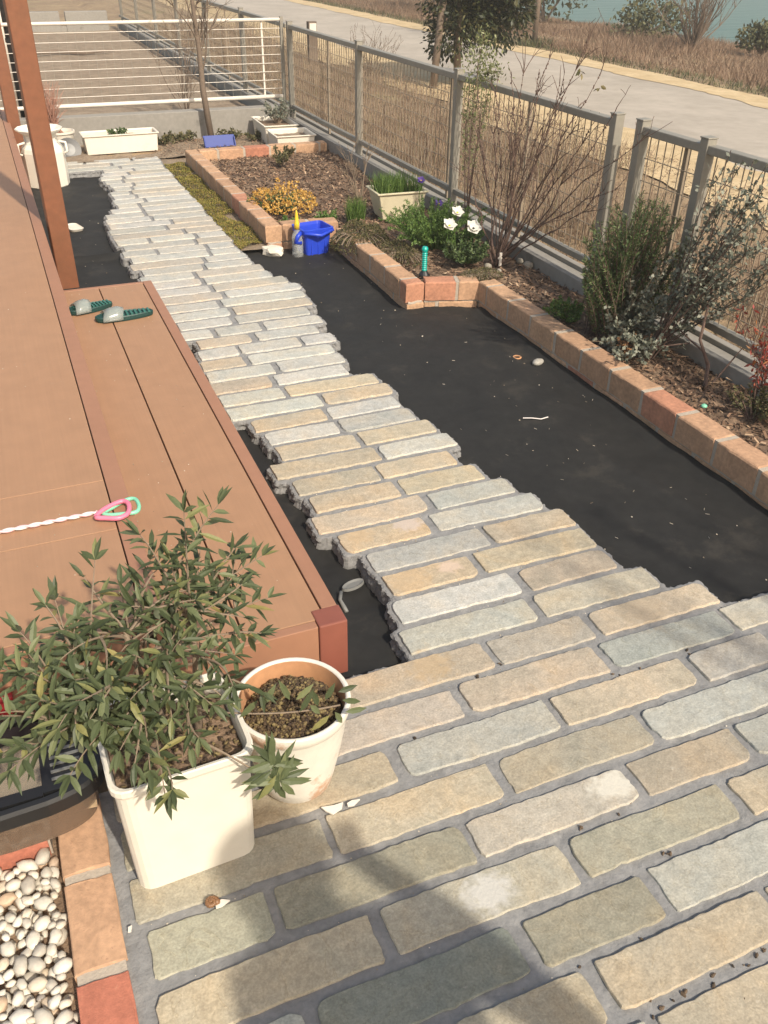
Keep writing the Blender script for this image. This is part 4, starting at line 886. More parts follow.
# ------------------------------------------------------------------ planters at far end
boxplanter('white_trough','long white trough planter at the end of the stone path',1.01,8.40,.62,.22,.15,0,M['white'],rad(1),taper=.96,fillz=.75)
b=bush('trough_seedlings','low dark green seedlings in the long white trough','plant',(1.0,8.42,.12),.10,.06,12,260,.03,.014,M['rosemary'],M['green'])
boxplanter('white_trough','rear white trough with a leafy plant next to the fence kerb',2.42,8.45,.30,.50,.17,-.01,M['white'],rad(-2),taper=.92,fillz=.8)
bush('trough_plant','grey green bushy plant in the rear white trough','plant',(2.46,8.5,.13),.17,.24,20,700,.03,.014,M['gum'],M['twig'])
boxplanter('white_trough','front white trough of bare soil next to the fence kerb',2.43,7.98,.34,.34,.15,-.01,M['white'],rad(-2),taper=.92,fillz=.75,soil=M['drysoil'])
b=MB(); b.lathe([(.085,0),(.10,.08),(.115,.15),(.125,.155),(.125,.17),(.115,.17),(.105,.15),(.1,.13)],(.53,8.50,0),28); pt=thing('flower_pot','white flower pot of dry stems behind the milk can','flower pot',(.53,8.50,0)); b.build('pot',M['white'],pt,smooth=False); b=MB(); b.lathe([(.001,.135),(.104,.136)],(.53,8.50,0),28); b.build('soil',M['soil'],pt)
th=thing('dry_stems','bunch of reddish dry stems leaning out of the white pot','plant',(.53,8.50,.14)); b=MB()
for i in range(150):
    tp_=PY(random.gauss(50,8),U(80,120),8.5+U(-.1,.1)); b.tube(bez(Vector((.52+U(-.05,.05),8.5+U(-.04,.04),.14)),Vector((.46,8.5,.26))+rv(.05),tp_,5),[.004,.0035,.003,.0025,.002,.0015],4,False)
b.build('stems',mat('dry_stem',c3(.33,.17,.12),.8,.25,9,0),th)
b=MB(); b.lathe([(.095,0),(.10,.004),(.10,.016),(.05,.022),(.001,.024)],(0,0,0),24,Matrix.Translation((.57,8.33,.04))@Matrix.Rotation(rad(62),4,'X')); tag(b.build('black_disc',M['black'],loc=(.6,8.31,.05)),'round black disc leaning against the white pot of dry stems','saucer')  # tilted flat black disc at the foot of the white pot
# milk can
mc=thing('milk_can','white enamel milk can with flared lip beside the deck','milk can',(.325,7.55,-.055))
b=MB(); b.lathe([(.150,0),(.158,.01),(.158,.25),(.150,.28),(.125,.31),(.116,.34),(.120,.37),(.165,.40),(.172,.412),(.168,.418),(.150,.405),(.110,.37),(.105,.33)],(.325,7.55,-.055),12); b.build('body',M['enamel'],mc)
for s in (-1,1):
    b=MB(); x=.325+s*.12; b.tube([(x,7.50,.27),(x+s*.05,7.49,.26),(x+s*.055,7.48,.20),(x+s*.03,7.48,.185)],.009,7); b.build('handle',M['enamel'],mc,smooth=True)
b=MB(); b.lathe([(.001,.39),(.112,.392)],(.325,7.55,-.07),12); b.build('soil',M['soil'],mc)
# blue tray by the tree
b=MB(); T=Matrix.Translation((1.86,8.30,.015))@Matrix.Rotation(rad(-28),4,'X'); b.box(-.14,.14,-.006,.006,-.03,.08,T); b.box(-.14,.14,-.03,-.006,-.03,-.02,T); b.box(-.14,-.13,-.03,-.006,-.02,.06,T); b.box(.13,.14,-.03,-.006,-.02,.06,T)
tag(b.build('blue_tray',M['dullblue'],bevel=.003,loc=(1.93,8.28,0)),'faded blue plastic tray at the foot of the slim bare tree','tray')
# blue tub + bottle
tb=thing('blue_tub','bright blue square plastic tub with wide rim by the brick corner','tub',(1.70,5.215,-.055))
T=Matrix.Translation((1.70,5.215,-.055))@Matrix.Rotation(rad(8),4,'Z'); b=MB()
def rr(x,y,z,c,T,k=4):
    out=[]
    for (sx,sy,a0) in ((1,-1,-90),(1,1,0),(-1,1,90),(-1,-1,180)):
        for i in range(k): a=rad(a0+i*90/(k-1)); out.append(T@Vector((sx*(x-c)+c*math.cos(a),sy*(y-c)+c*math.sin(a),z)))
    return out
rg_=[rr(.075,.07,0,.02,T),rr(.088,.08,.13,.02,T),rr(.100,.092,.132,.025,T),rr(.105,.097,.165,.025,T),rr(.092,.085,.168,.022,T),rr(.088,.08,.15,.02,T),rr(.07,.065,.01,.02,T)]
n=16; v=[q for r_ in rg_ for q in r_]; f=[(i*n+k_,i*n+(k_+1)%n,(i+1)*n+(k_+1)%n,(i+1)*n+k_) for i in range(6) for k_ in range(n)]+[tuple(reversed(range(n))),tuple(6*n+k_ for k_ in range(n))]; b.add(v,f)
for sx in (-.045,0,.045): b.box(sx-.004,sx+.004,-.0795,-.073,.01,.12,T)
bk_=b.build('bucket',M['blue'],tb)
b=MB(); b.tube([T@Vector(q) for q in ((-.103,-.05,.15),(-.135,-.07,.135),(-.145,-.06,.10),(-.11,-.06,.09))],.014,8); b.build('handle',M['blue'],bk_,smooth=True)
b=MB(); b.tube([T@Vector(q) for q in ((-.098,-.085,.15),(0,-.118,.135),(.098,-.085,.15))],.010,8); b.build('rim_grip',M['blue'],bk_,smooth=True)
bt=thing('spray_bottle','clear plastic bottle with a yellow nozzle cap beside the blue tub','bottle',(1.585,5.165,-.055))
b=MB(); b.lathe([(.030,0),(.034,.008),(.034,.12),(.028,.145),(.014,.165),(.013,.178)],(1.585,5.165,-.055),20); b.build('body',M['clear'],bt,smooth=True)
b=MB(); b.lathe([(.017,.17),(.017,.205),(.012,.215),(.010,.25),(.006,.27),(.004,.28)],(1.585,5.165,-.055),16); b.build('cap',M['yplastic'],bt,smooth=True)
# white rock, pebbles, ring, lid, scoop
b=MB(); b.ico(W(273,251,-.02),.072,(1.1,.6,.5),.35,2,rad(-40)); tag(b.build('white_rock',M['whiterock'],loc=W(273,253,-.05)),'angular white rock at the end of the black sheet beside the moss','rock')
b=MB(); b.ico(W(538,362,-.045),.027,(1.25,.85,.6),.1,2,rad(20)); tag(b.build('grey_stone',mat('light_stone',c3(.36,.34,.30),.7,.25,30,.2,90),smooth=True,loc=W(538,362,-.05)),'smooth pale grey stone lying on the black sheet','stone')
b=MB(); c=W(517,358,-.052); c.z=max(cz(c.x,c.y)+.004,-.052); b.tube([c+Vector((.018*math.cos(t*.5236),.018*math.sin(t*.5236),.0)) for t in range(13)],.004,6); tag(b.build('plug_ring',M['terra'],smooth=True,loc=c),'small brown ring on the black sheet beside the pale stone','ring')
b=MB(); b.tube([W(523,418,-.036),W(532,418,-.034),W(541,419,-.036),W(548,417,-.036)],.0024,5); tag(b.build('straw_twig',M['pale'],loc=W(536,418,-.05)),'thin pale twig lying on the black sheet','twig')
b=MB(); T=Matrix.Translation(W(74,229,-.05))@Matrix.Rotation(rad(15),4,'Z'); v=rr(.040,.075,0,.025,T)+rr(.045,.085,.016,.025,T)+rr(.037,.075,.010,.02,T); b.add(v,[(i*16+k_,i*16+(k_+1)%16,(i+1)*16+(k_+1)%16,(i+1)*16+k_) for i in (0,1) for k_ in range(16)]+[tuple(32+k_ for k_ in range(16))]); tag(b.build('container_lid',M['white'],loc=W(74,229,-.05)),'small white rectangular lid on the black sheet behind the front post','lid')
sc_=thing('grey_scoop','grey plastic scoop with a bent handle on the black sheet by the step','scoop',W(352,588,-.04)); c=W(353,586,-.035); d=(W(366,580,-.035)-W(340,592,-.035)).normalized(); s=Vector((-d.y,d.x,0)); b=MB(); v=[];n=18
for k_ in range(n): t=2*math.pi*k_/n; v.append(c+d*.040*math.cos(t)+s*.019*math.sin(t))
for k_ in range(n): t=2*math.pi*k_/n; v.append(c+d*.038*math.cos(t)+s*.017*math.sin(t)+Vector((0,0,.009)))
for k_ in range(n): t=2*math.pi*k_/n; v.append(c+d*.026*math.cos(t)+s*.011*math.sin(t)+Vector((0,0,.005)))
b.add(v,[(i*n+k_,i*n+(k_+1)%n,(i+1)*n+(k_+1)%n,(i+1)*n+k_) for i in (0,1) for k_ in range(n)]+[tuple(2*n+k_ for k_ in range(n))]); b.build('blade',M['grey'],sc_,smooth=False)
b=MB(); b.tube([W(341,592,-.03),W(340,600,-.033),W(344,607,-.045),W(347,612,-.05)],[.006,.006,.007,.006],8); b.build('handle',M['grey'],sc_,smooth=True)
# teal stake, white tag, garden stones
ts=thing('teal_stake','ribbed teal plastic tube on a black base behind the brick corner','garden stake',W(424,275,.05)); c=W(424,276,.055); b=MB()
pr_=[(.013,.03)]; 
for i in range(9): pr_+=[(.0155,.036+i*.011),(.0125,.042+i*.011)]
pr_+=[(.017,.140),(.018,.150),(.013,.160)]
b.lathe(pr_,c,16); b.build('tube',M['teal'],ts,smooth=False); b=MB(); b.lathe([(.034,-.01),(.030,.010),(.016,.030)],c,14); b.build('base',M['black'],ts)
b=MB(); c=W(500,266,.06); b.box(c.x-.008,c.x+.008,c.y,c.y+.003,c.z,c.z+.075); b.box(c.x-.017,c.x+.010,c.y-.0015,c.y+.0015,c.z+.04,c.z+.05); tag(b.build('plant_tag',M['whitepaint'],loc=c),'small white plant tag at the foot of the bare bush','plant tag')
for (px,py,r,lab) in ((528,266,.035,'round grey stone near the foot of the bare bush, nearest the kerb'),(520,261,.022,'smaller grey stone beside the round one by the bare bush'),(488,266,.022,'pale stone left of the white plant tag'),(499,271,.016,'tiny pale stone just below the white plant tag')):
    c=W(px,py,.06); b=MB(); b.ico(c,r,(1,.85,.8),.12,2); tag(b.build('garden_stone',mat('bed_stone',c3(.30,.27,.22),.8,.25,30,.3,80),smooth=True,loc=c),lab,'stone')
b=MB(); c=W(704,406,.06); b.ico(c,.013,(1,1,.7),.05,2); tag(b.build('green_cap',M['mint'],smooth=True,loc=c),'small green plastic cap lying on the mulch at right','cap')
# ------------------------------------------------------------------ sandals
def sandal(label,heel,toe,z,lift=0,roll=0):
    th=thing('slide_sandal',label,'sandal',((heel[0]+toe[0])/2,(heel[1]+toe[1])/2,z)); h=Vector((*heel,0)); t_=Vector((*toe,0)); d=(t_-h); L=d.length; d.normalize(); s=Vector((-d.y,d.x,0)); n=40
    def rg2(sc,zz,arch=1):
        out=[]
        for k_ in range(n):
            a=2*math.pi*k_/n; u=.5-.5*math.cos(a); wd=(.031+.013*u+.004*math.sin(3*u))*math.copysign(abs(math.sin(a))**.75,math.sin(a)); x=L*(.5+(u-.5)*sc)
            out.append(h+d*x+s*wd*sc+Vector((0,0,z+zz+lift*u)))
        return out
    b=MB(); R_=[rg2(.97,.001),rg2(1,.008),rg2(1,.020),rg2(.95,.024),rg2(.88,.019)]; v=[q for r_ in R_ for q in r_]; b.add(v,[(i*n+k_,i*n+(k_+1)%n,(i+1)*n+(k_+1)%n,(i+1)*n+k_) for i in range(4) for k_ in range(n)]+[tuple(reversed(range(n))),tuple(4*n+k_ for k_ in range(n))]); so_=b.build('sole',M['sole'],th)
    b=MB()
    for i in range(11):
        x=L*(.08+.075*i); u=x/L; w_=.024+.012*u; T=Matrix.Identity(4)
        for q in range(3): T[q][0]=d[q]; T[q][1]=s[q]
        c=h+d*x; T[0][3],T[1][3],T[2][3]=c.x,c.y,z+.020+lift*u; b.box(-.0045,.0045,-w_,w_,0,.006,T)
    b.build('ribs',mat('pale_green_rubber',c3(.03,.14,.11),.5,.1,9,0),so_)
    b=MB(); v=[];m_=12
    for (u,hh) in ((.50,.042),(.60,.050),(.72,.047),(.84,.036)):
        for k_ in range(m_+1):
            a=math.pi*k_/m_; wd=.040+.008*u; v.append(h+d*L*(u+.05*math.cos(a)**2)+s*wd*math.cos(a)*1.04+Vector((0,0,z+.008+hh*math.sin(a)+lift*u)))
    b.add(v,[(i*(m_+1)+k_,i*(m_+1)+k_+1,(i+1)*(m_+1)+k_+1,(i+1)*(m_+1)+k_) for i in range(3) for k_ in range(m_)]); o=b.build('strap',M['strap'],th,smooth=True); sm=o.modifiers.new('s','SOLIDIFY'); sm.thickness=.003
h=W(153,311,.155); t_=W(95,319,.155); sandal('front green soled slide sandal with clear strap on the step',(h.x,h.y),(t_.x,t_.y),.141)
h=W(112,301,.17); t_=W(68,313,.15); sandal('rear green soled slide sandal tucked behind the other sandal',(h.x,h.y+.02),(t_.x,t_.y),.141)
# ------------------------------------------------------------------ looped stick on deck
zz=.298; tg=thing('looped_stick','white and pink twisted plastic stick with pink and green loops on the deck','toy stick',W(50,522,.29))
a=W(98,512,zz); e=W(-30,538,zz); b=MB(); n=60
for ph,mm_ in ((0,0),(math.pi,1)):
    pts=[]; dd=(e-a).normalized(); ss=Vector((-dd.y,dd.x,0))
    for i in range(n+1):
        t=i/n; p_=a.lerp(e,t); an=ph+t*30; pts.append(p_+ss*.0042*math.cos(an)+Vector((0,0,.002*math.sin(an))))
    b=MB(); b.tube(pts,.0038,6); b.build('strand',(M['pale'] if mm_==0 else mat('pale_pink_plastic',c3(.75,.48,.50),.4,.06,6,0)),tg,smooth=True)
def loopt(px,z,r,m,nm):
    P=[W(x,y,z) for x,y in px]; out=[]
    for i in range(len(P)):
        p0,p1,p2,p3=P[i-1],P[i],P[(i+1)%len(P)],P[(i+2)%len(P)]
        for t in (0,.25,.5,.75): out.append(.5*((2*p1)+(p2-p0)*t+(2*p0-5*p1+4*p2-p3)*t*t+(3*p1-p0-3*p2+p3)*t**3))
    out.append(out[0]); b=MB(); b.tube(out,r,7); b.build(nm,m,tg,smooth=True)
loopt([(96,517),(103,510),(114,504),(124,501),(129,505),(128,513),(119,518),(106,518)],.305,.0068,M['pink'],'pink_loop')
loopt([(103,513),(112,508),(126,500),(135,499),(139,506),(136,512),(122,514),(110,515)],.297,.0058,M['mint'],'green_loop')
# small flecks on deck boards
mb=MB()
for i in range(120):
    x,y,z=random.choice(((U(-.5,.08),U(1.8,7),.2905),(U(.16,.5),U(1.7,4.4),.1405))); mb.ico((x,y,z),U(.0008,.0025),(1,1,.5),.2,1)
for i in range(60):
    x,y=U(.16,.53),U(1.7,4.4); mb.ico((x,y,.1405),U(.0008,.0022),(1,1,.5),.2,1)
stuff(mb.build('deck_dust',M['speck']))
# snail shell, flakes
b=MB(); c=W(212,905,.002); 
for i in range(26): t=i*.5; r_=.011*(1-i/30); b.ico(c+Vector((.010*math.cos(t)*(1-i/26),.010*math.sin(t)*(1-i/26),.006+i*.0004)),r_*.75,(1,1,.9),.0,1)
tag(b.build('snail_shell',M['shell'],smooth=True,loc=c),'small brown snail shell on the joint in front of the white planter','shell')
def flake(label,pl):
    b=MB(); P=[W(x,y,.006) for x,y in pl]; n=len(P); c=sum(P,Vector())/n; b.add([p_-Vector((0,0,.0035)) for p_ in P]+P,[tuple(n+k_ for k_ in range(n))]+[(k_,(k_+1)%n,n+(k_+1)%n,n+k_) for k_ in range(n)]); tag(b.build('paint_flake',M['whitepaint'],loc=c),label,'paint flake')
flake('larger curled white paint flake below the round pot',[(321,807),(334,805),(343,802),(342,808),(333,814),(326,811)])
flake('smaller white paint flake right of the larger one below the round pot',[(347,803),(352,800),(360,799),(354,805),(348,806)])
flake('white flake beside the brown snail shell',[(215,902),(222,899),(230,900),(222,906),(216,908)])
flake('tiny white flake on the joint near the brick border',[(128,927),(132,925),(131,931),(128,932)])
# ------------------------------------------------------------------ insect case
ic=thing('insect_case','smoky clear plastic insect case with black vented lid behind the pebbles','insect case',(-.29,1.49,.0))
cx,cy=-.262,1.462; hx=.205; 
def ovr(s,z,bul=.03,e=0,hy=.115):
    out=[];n=40
    for k_ in range(n):
        a=2*math.pi*k_/n; ca_,sa_=math.cos(a),math.sin(a); x=math.copysign(abs(ca_)**.45,ca_)*(hx*s+e); y=math.copysign(abs(sa_)**.45,sa_)*(hy*s+e); 
        y+=math.copysign(bul*(1-(x/hx)**2),sa_)*.6; out.append(Vector((cx+x,cy+y,z)))
    return out
def rings(b,rs_,n=40,cap0=True,cap1=True):
    v=[q for r_ in rs_ for q in r_]; f=[(i*n+k_,i*n+(k_+1)%n,(i+1)*n+(k_+1)%n,(i+1)*n+k_) for i in range(len(rs_)-1) for k_ in range(n)]
    if cap0: f.append(tuple(reversed(range(n))))
    if cap1: f.append(tuple((len(rs_)-1)*n+k_ for k_ in range(n)))
    b.add(v,f)
b=MB(); rings(b,[ovr(.90,.008),ovr(.94,.06),ovr(.99,.105),ovr(.97,.105),ovr(.92,.06),ovr(.88,.014)],cap1=True); b.build('clear_tub',M['smoky'],ic,smooth=False)
b=MB(); rings(b,[ovr(.99,.098),ovr(1,.098,e=.007),ovr(1,.132,e=.008),ovr(1,.140,e=.003),ovr(.93,.142),ovr(.90,.134),ovr(.90,.10)],cap0=False,cap1=False); lp=b.build('lid_frame',M['black'],ic)
b=MB()
for x0,x1 in ((-.20,-.105),(.085,.19)): b.box(cx+x0,cx+x1,cy-.105,cy+.105,.122,.136)
b.box(cx-.105,cx+.085,cy+.06,cy+.105,.123,.137); b.box(cx-.105,cx+.085,cy-.112,cy-.085,.123,.137); b.box(cx-.012,cx-.004,cy-.09,cy+.06,.138,.142); b.build('lid_panel',M['black'],lp)
for x0,x1 in ((-.19,-.125),(.105,.165)):
    b=MB()
    for i in range(9): b.box(cx+x0,cx+x1,cy-.08+i*.02,cy-.074+i*.02,.1365,.140)
    b.build('vent',M['grey'],lp)
b=MB(); b.box(cx-.104,cx+.084,cy-.086,cy+.061,.128,.132); b.build('clear_hatch',clearmat('tan_clear_plastic',c3(.36,.30,.22),.15,.5),lp)
b=MB()
grid(b,cx-.18,cx+.18,cy-.10,cy+.10,.02,lambda x,y:.045+.006*nz(x,y,20,1)); b.build('bedding',mat('tan_bedding',c3(.42,.30,.18),.95,.3,30,.5,90),ic)
# red bucket behind the olive
rb=thing('red_tray','red plastic tray standing against the deck front behind the olive leaves','tray',(-.30,1.605,-.04))
b=MB(); b.box(-.42,-.22,1.608,1.622,-.04,.185); b.box(-.43,-.21,1.598,1.624,.185,.20); b.build('panel',M['redplastic'],rb,bevel=.004)
# ------------------------------------------------------------------ square planter with olive, round pot
pl=boxplanter('square_planter','tall white square planter with rounded rim holding the olive tree','planter' and .094,1.262,.262,.232,.315,.0,M['white'],rad(2),th_=.007,taper=.86,fillz=.86,lip=.010,corner=.03) if False else boxplanter('square_planter','tall white square planter with rounded rim holding the olive tree',.088,1.262,.262,.232,.315,.0,M['white'],rad(2),th_=.007,taper=.93,fillz=.86,lip=.006,corner=.03)
mb=MB()
for i in range(420): mb.ico((.094+U(-.115,.115),1.262+U(-.1,.1),.275+U(-.004,.008)),U(.002,.006),(1,1,.8),.3,1)
mb.build('soil_granules',M['granule'],pl)
rp_=thing('round_pot','round white painted terracotta pot with worn base and brown granules','flower pot',(.347,1.308,0))
b=MB(); c=(.347,1.308,0)
b.lathe([(.068,0),(.080,.015),(.088,.05),(.100,.11),(.112,.18),(.1165,.225),(.1175,.228),(.122,.233),(.126,.25),(.125,.258)],c,48); op_=b.build('outer_pot',M['potpaint'],rp_,smooth=True)
b=MB(); 
def lathe_open(b,prof,c,n=48):
    v=[(c[0]+r*math.cos(2*math.pi*k_/n),c[1]+r*math.sin(2*math.pi*k_/n),c[2]+z) for r,z in prof for k_ in range(n)]; b.add(v,[(i*n+k_,i*n+(k_+1)%n,(i+1)*n+(k_+1)%n,(i+1)*n+k_) for i in range(len(prof)-1) for k_ in range(n)])
lathe_open(b,[(.125,.2582),(.1215,.2615),(.1165,.261),(.114,.257)],c); b.build('rim',M['whitepaint'],op_,smooth=True)
# replace solid top cap: cut it
op=[o for o in rp_.children if o.name.startswith('outer_pot')][0]; me=op.data
import bmesh as _bm
bm=_bm.new(); bm.from_mesh(me); fs=[f for f in bm.faces if len(f.verts)>4 and f.calc_center_median().z>.1]; _bm.ops.delete(bm,geom=fs,context='FACES_ONLY'); bm.to_mesh(me); bm.free(); me.polygons.foreach_set('use_smooth',[True]*len(me.polygons))
b=MB(); lathe_open(b,[(.1145,.258),(.110,.22),(.104,.17),(.100,.14)],c); b.build('inner_wall',M['terra'],op_,smooth=True)
mb=MB(); lathe_open(mb,[(.109,.21),(.06,.243),(.0005,.256)],c)
for i in range(2600):
    a=U(0,6.28); q=math.sqrt(R())*.102; mb.ico((c[0]+q*math.cos(a),c[1]+q*math.sin(a),.262-.045*(q/.1)**2+.010*nz(a,q*20,1)+U(-.003,.007)),U(.0025,.0048),(1,1,1),.15,1)
mb.build('granules',M['granule'],rp_)
mc_=mc
for o in mc.children:
    if o.name.startswith('body'):
        bm=_bm.new(); bm.from_mesh(o.data); fs=[f for f in bm.faces if len(f.verts)>4 and f.calc_center_median().z>.1]; _bm.ops.delete(bm,geom=fs,context='FACES_ONLY'); bm.to_mesh(o.data); bm.free()
# olive
ol=thing('olive_tree','bushy young olive tree growing in the tall white square planter','tree',(.09,1.26,.27)); tw=MB(); lf=MB(); tk=MB()
B0=Vector((.09,1.26,.26)); trunks=[[B0,Vector((.07,1.28,.36)),Vector((.05,1.29,.46)),Vector((.04,1.28,.56))],[B0+Vector((.05,.01,0)),Vector((.15,1.29,.36)),Vector((.16,1.30,.46)),Vector((.155,1.32,.55))],[B0+Vector((-.02,-.02,0)),Vector((.02,1.22,.34)),Vector((-.03,1.20,.41)),Vector((-.09,1.19,.46))]]
for tq in trunks: tk.tube(tq,[.009,.008,.0065,.005],7)
tk.build('trunk',M['twig'],ol,smooth=True)
def oliv(p0,tp_,lift=.06,dens=1.0,LL=.054,tst=.28):
    d0=tp_-p0; mid=(p0+tp_)/2+Vector((0,0,lift))+rv(.015); n=12; pts=bez(p0,mid,tp_,n); tw.tube(pts,[.0030*(1-.7*i/n) for i in range(n+1)],5,False)
    L=sum((pts[i+1]-pts[i]).length for i in range(n)); k_=max(4,int(L/.0215*dens)); phase=U(0,3.14)
    for i in range(k_):
        t=tst+(1-tst)*i/(k_-1) ; j_=min(n-1,int(t*n)); p_=pts[j_].lerp(pts[j_+1],t*n-j_); ax=(pts[j_+1]-pts[j_]).normalized()
        s=ax.orthogonal().normalized(); q2=ax.cross(s); an=phase+i*1.57+U(-.3,.3); o_=s*math.cos(an)+q2*math.sin(an)
        for sg in (1,-1):
            if R()<.12: continue
            dd=ax*U(.35,.9)+o_*sg+Vector((0,0,U(-.35,.25))); lf.leaf(p_,dd,Vector((U(-.4,.4),U(-.5,.2),1)),LL*U(.5,1.25)*(.75+.35*math.sin(t*3)),LL*U(.19,.26),False,U(0,.3))
    for sg in (0,1): lf.leaf(pts[-1],(pts[-1]-pts[-2]).normalized()+rv(.25),Vector((0,0,1)),LL*.8,LL*.2,False,.1)
    return pts
T1=[(218,505,1.36),(184,512,1.32),(150,560,1.38),(120,585,1.36),(88,640,1.30),(55,600,1.30),(45,650,1.30),(20,632,1.25),(2,668,1.2),(0,716,1.15),(25,745,1.10),(58,728,1.08),(70,775,1.06),(40,700,1.12),(110,620,1.30),(135,600,1.33),(170,560,1.34),(200,545,1.38),(235,548,1.40),(262,556,1.42),(268,598,1.38),(255,635,1.34),(243,575,1.4),(225,600,1.34),(205,620,1.3),(180,640,1.25),(155,665,1.2),(130,700,1.13),(100,720,1.08),(120,750,1.06),(150,770,1.05),(165,795,1.03),(190,745,1.1),(212,705,1.15),(235,655,1.28),(75,680,1.15),(30,672,1.2),(95,560,1.34),(75,625,1.28),(190,590,1.32),(160,620,1.28),(10,770,1.04),(95,700,1.10),(60,660,1.2),(215,570,1.36),(140,640,1.25),(140,535,1.36),(232,690,1.2)]
for (px,py,Y) in T1:
    tp_=PY(px,py,Y); tq=random.choice(trunks[:2]) if px>110 else random.choice((trunks[2],trunks[0])); p0=tq[2].lerp(tq[3],R()) if py<640 else tq[1].lerp(tq[3],R())
    pts=oliv(p0,tp_,U(.01,.06))
    for s_ in range(0 if py<590 else (1 if py<690 else 2)):
        j_=random.randint(4,9); d=(pts[j_+1]-pts[j_]).normalized()+rv(.8)+Vector((0,0,.2)); oliv(pts[j_],pts[j_]+d.normalized()*U(.06,.11),.01,.85,.048,.15)
# sprays drooping over the round pot
a_=PY(215,720,1.16); a2=PY(255,745,1.12)
p1=PY(278,785,1.09)
tw.tube(bez(Vector((.10,1.22,.33)),PY(200,735,1.12),p1,10),[.0028]*6+[.002]*5,5,False)
for k_ in range(40):
    p_=p1.lerp(PY(270,750,1.11),R()*.8)+rv(.006); an=U(0,6.28); e_=Vector((math.cos(an),-.25+.25*math.sin(an),math.sin(an)-.25)); lf.leaf(p_,e_,Vector((U(-.3,.3),-1,.7)),U(.045,.07),.0145,False,.25)
p2=PY(352,690,1.25); q=bez(Vector((.14,1.25,.36)),PY(270,720,1.2),PY(340,705,1.21),10); tw.tube(q,.0018,5,False)
for (px,py,dx,dy) in ((335,712,14,20),(342,700,22,2),(338,692,18,-6),(345,712,18,-3),(330,715,-16,14),(300,712,10,-16),(318,706,-6,-18),(310,705,14,12),(290,700,-10,-18),(296,700,16,-14),(325,700,10,-16),(262,706,12,-18),(258,700,-12,12)):
    p_=PY(px,py,1.2); e_=PY(px+dx,py+dy,1.2)-p_; lf.leaf(p_,e_,Vector((0,-.8,.6)),U(.042,.062),.0135,False,.1)
tw.build('twigs',M['twig'],ol); lf.build('foliage',M['olive'],ol)
# back side dark little pot seen between leaves
# ------------------------------------------------------------------ bare sapling out of frame (casts the streaked shadows)
sa=thing('bare_sapling','leafless sapling in the right bed behind the viewer','tree',(2.42,-1.1,.05)); b=MB()
b.tube([(2.42,-1.1,.03),(2.40,-1.1,1.0),(2.36,-1.05,2.0),(2.3,-1.0,2.9)],[.025,.022,.018,.01],7)
for dx,dy,z in ((-.28,.1,1.5),(-.12,-.1,1.3),(.15,.1,1.6),(-.4,0,1.7)): b.tube([(2.39,-1.1,z-.45),(2.39+dx*.6,-1.1+dy*.6,z),(2.39+dx,-1.1+dy,z+.6),(2.39+dx*1.1,-1.1+dy,z+1.2)],[.014,.012,.010,.006],6)
for k_ in range(26): twigs(b,Vector((2.3+U(-.3,.1),-1.05,U(1.4,2.7))),rv()+Vector((-.2,0,.9)),U(.3,.6),.006,1)
b.build('trunk',M['greytrunk'],sa)
# ------------------------------------------------------------------ photographer (behind the camera; casts the shadow in the foreground)
def skinned(name,V,E,Rr,m,parent,sub=2):
    me=bpy.data.meshes.new(name); off=Vector(parent.location); me.from_pydata([tuple(Vector(v)-off) for v in V],E,[]); o=bpy.data.objects.new(name,me); COL.objects.link(o); o.parent=parent
    sk=o.modifiers.new('skin','SKIN'); 
    for i,r_ in enumerate(Rr): me.skin_vertices[0].data[i].radius=(r_ if isinstance(r_,tuple) else (r_,r_))
    me.skin_vertices[0].data[0].use_root=True
    ss=o.modifiers.new('sub','SUBSURF'); ss.levels=sub; ss.render_levels=sub; me.materials.append(m); return o
PX,PYY=.56,-.50
pe=thing('person','person in a grey jacket standing behind the viewpoint','person',(PX,PYY,0))
V=[(0,0,.86),(0,0,1.0),(0,0,1.15),(0,0,1.30),(0,0.01,1.385),(0,.02,1.44),(0,.03,1.50),(0,.03,1.57),
 (-.155,0,1.31),(-.20,-.02,1.06),(-.14,.20,1.10),(-.09,.33,1.16),(.165,0,1.30),(.34,-.06,1.06),(.22,.16,1.14),(.10,.30,1.20),
 (-.09,0,.80),(-.10,.02,.45),(-.10,-.01,.08),(-.11,.12,.03),(.09,0,.80),(.10,.02,.45),(.10,-.01,.08),(.11,.12,.03)]
Rr=[(.20,.12),(.19,.11),(.20,.11),(.18,.10),.055,.06,.088,.07,.055,.042,.035,.028,.055,.042,.035,.028,.085,.058,.045,.04,.085,.058,.045,.04]
E=[(0,1),(1,2),(2,3),(3,4),(4,5),(5,6),(6,7),(3,8),(8,9),(9,10),(10,11),(3,12),(12,13),(13,14),(14,15),(0,16),(16,17),(17,18),(18,19),(0,20),(20,21),(21,22),(22,23)]
for sg,w_ in ((-1,11),(1,15)):
    wx,wy,wz=V[w_]
    for k_,(dx,L_) in enumerate(((-.022,.062),(-.008,.070),(.007,.066),(.020,.052))):
        V.append((wx+dx,wy+.055,wz+.01)); Rr.append(.009); E.append((w_,len(V)-1)); V.append((wx+dx,wy+.055+L_*.6,wz)); Rr.append(.008); E.append((len(V)-2,len(V)-1)); V.append((wx+dx,wy+.055+L_*.8,wz-.02)); Rr.append(.007); E.append((len(V)-2,len(V)-1))
    V.append((wx-sg*.035,wy+.03,wz+.015)); Rr.append(.010); E.append((w_,len(V)-1)); V.append((wx-sg*.045,wy+.065,wz+.015)); Rr.append(.008); E.append((len(V)-2,len(V)-1))
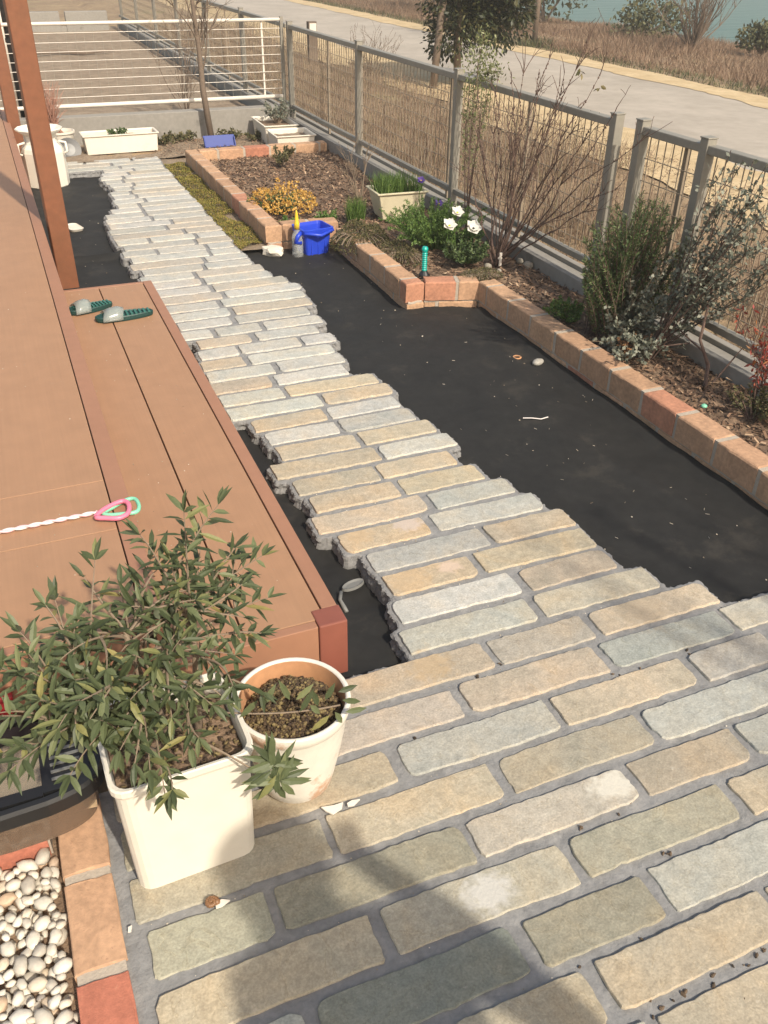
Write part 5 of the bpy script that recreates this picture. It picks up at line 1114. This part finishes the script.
body=skinned('body',[(x+PX,y+PYY,z) for x,y,z in V],E,Rr,M['coat'],pe)
b=MB(); b.ico((PX,PYY+.01,1.53),.118,(1,1.0,1.05),.06,3,0); b.build('hair',M['hair'],pe,smooth=True)
b=MB(); b.ico((PX,PYY+.05,1.50),.088,(.9,.85,1.15),.03,3,0); b.ico((PX,PYY+.135,1.49),.015,(.8,1.2,1.3),0,1,0); b.build('face',M['skin'],pe,smooth=True)
# ------------------------------------------------------------------ air
hz=bpy.data.materials.new('haze_air'); hz.use_nodes=True; t=hz.node_tree; t.nodes.remove(t.nodes['Principled BSDF']); pv=N(t,'ShaderNodeVolumePrincipled'); pv.inputs['Color'].default_value=(.96,.93,.88,1); pv.inputs['Density'].default_value=.0035; pv.inputs['Anisotropy'].default_value=0
t.links.new(pv.outputs[0],t.nodes['Material Output'].inputs['Volume'])
b=MB(); b.box(-30,440,-40,440,-4,6.0); hb=b.build('haze',hz); hb['kind']='stuff'
# ------------------------------------------------------------------ render
GR={'brick_edging':'brick edgings round the flower beds and the pebbles','metal_fence':'stretches of grey mesh fence','timber_post':'timber posts along the deck','white_trough':'white trough planters at the far end','white_flower':'white open flowers above the ferny foliage','purple_flower':'purple flowers by the cream planter','garden_stone':'garden stones at the foot of the bare bush','slide_sandal':'pair of slide sandals on the step','shrub':'shrubs along the river bank','weed_patch':'weeds along the concrete wall','creeping_plant':'creeping plants on the middle bed','grey_leaved_shrub':'blue grey leaved shrubs in the right bed','small_green_plant':'small green plants in the far mulch bed','paint_flake':'white paint flakes on the paving','bare_shrub':'bare shrubs beyond the garden'}
for o in bpy.data.objects:
    if o.parent is None and 'label' in o and o.name.split('.')[0] in GR and not o.get('group') and o['label'].find('upper right')<0: o['group']=GR[o.name.split('.')[0]]
sc.render.engine='CYCLES'; sc.cycles.samples=96; sc.cycles.use_denoising=True
sc.render.resolution_x=768; sc.render.resolution_y=1024
for o in list(bpy.data.objects):
    if o.type=='MESH' and o.name.split('.')[0] in ('tub',): pass
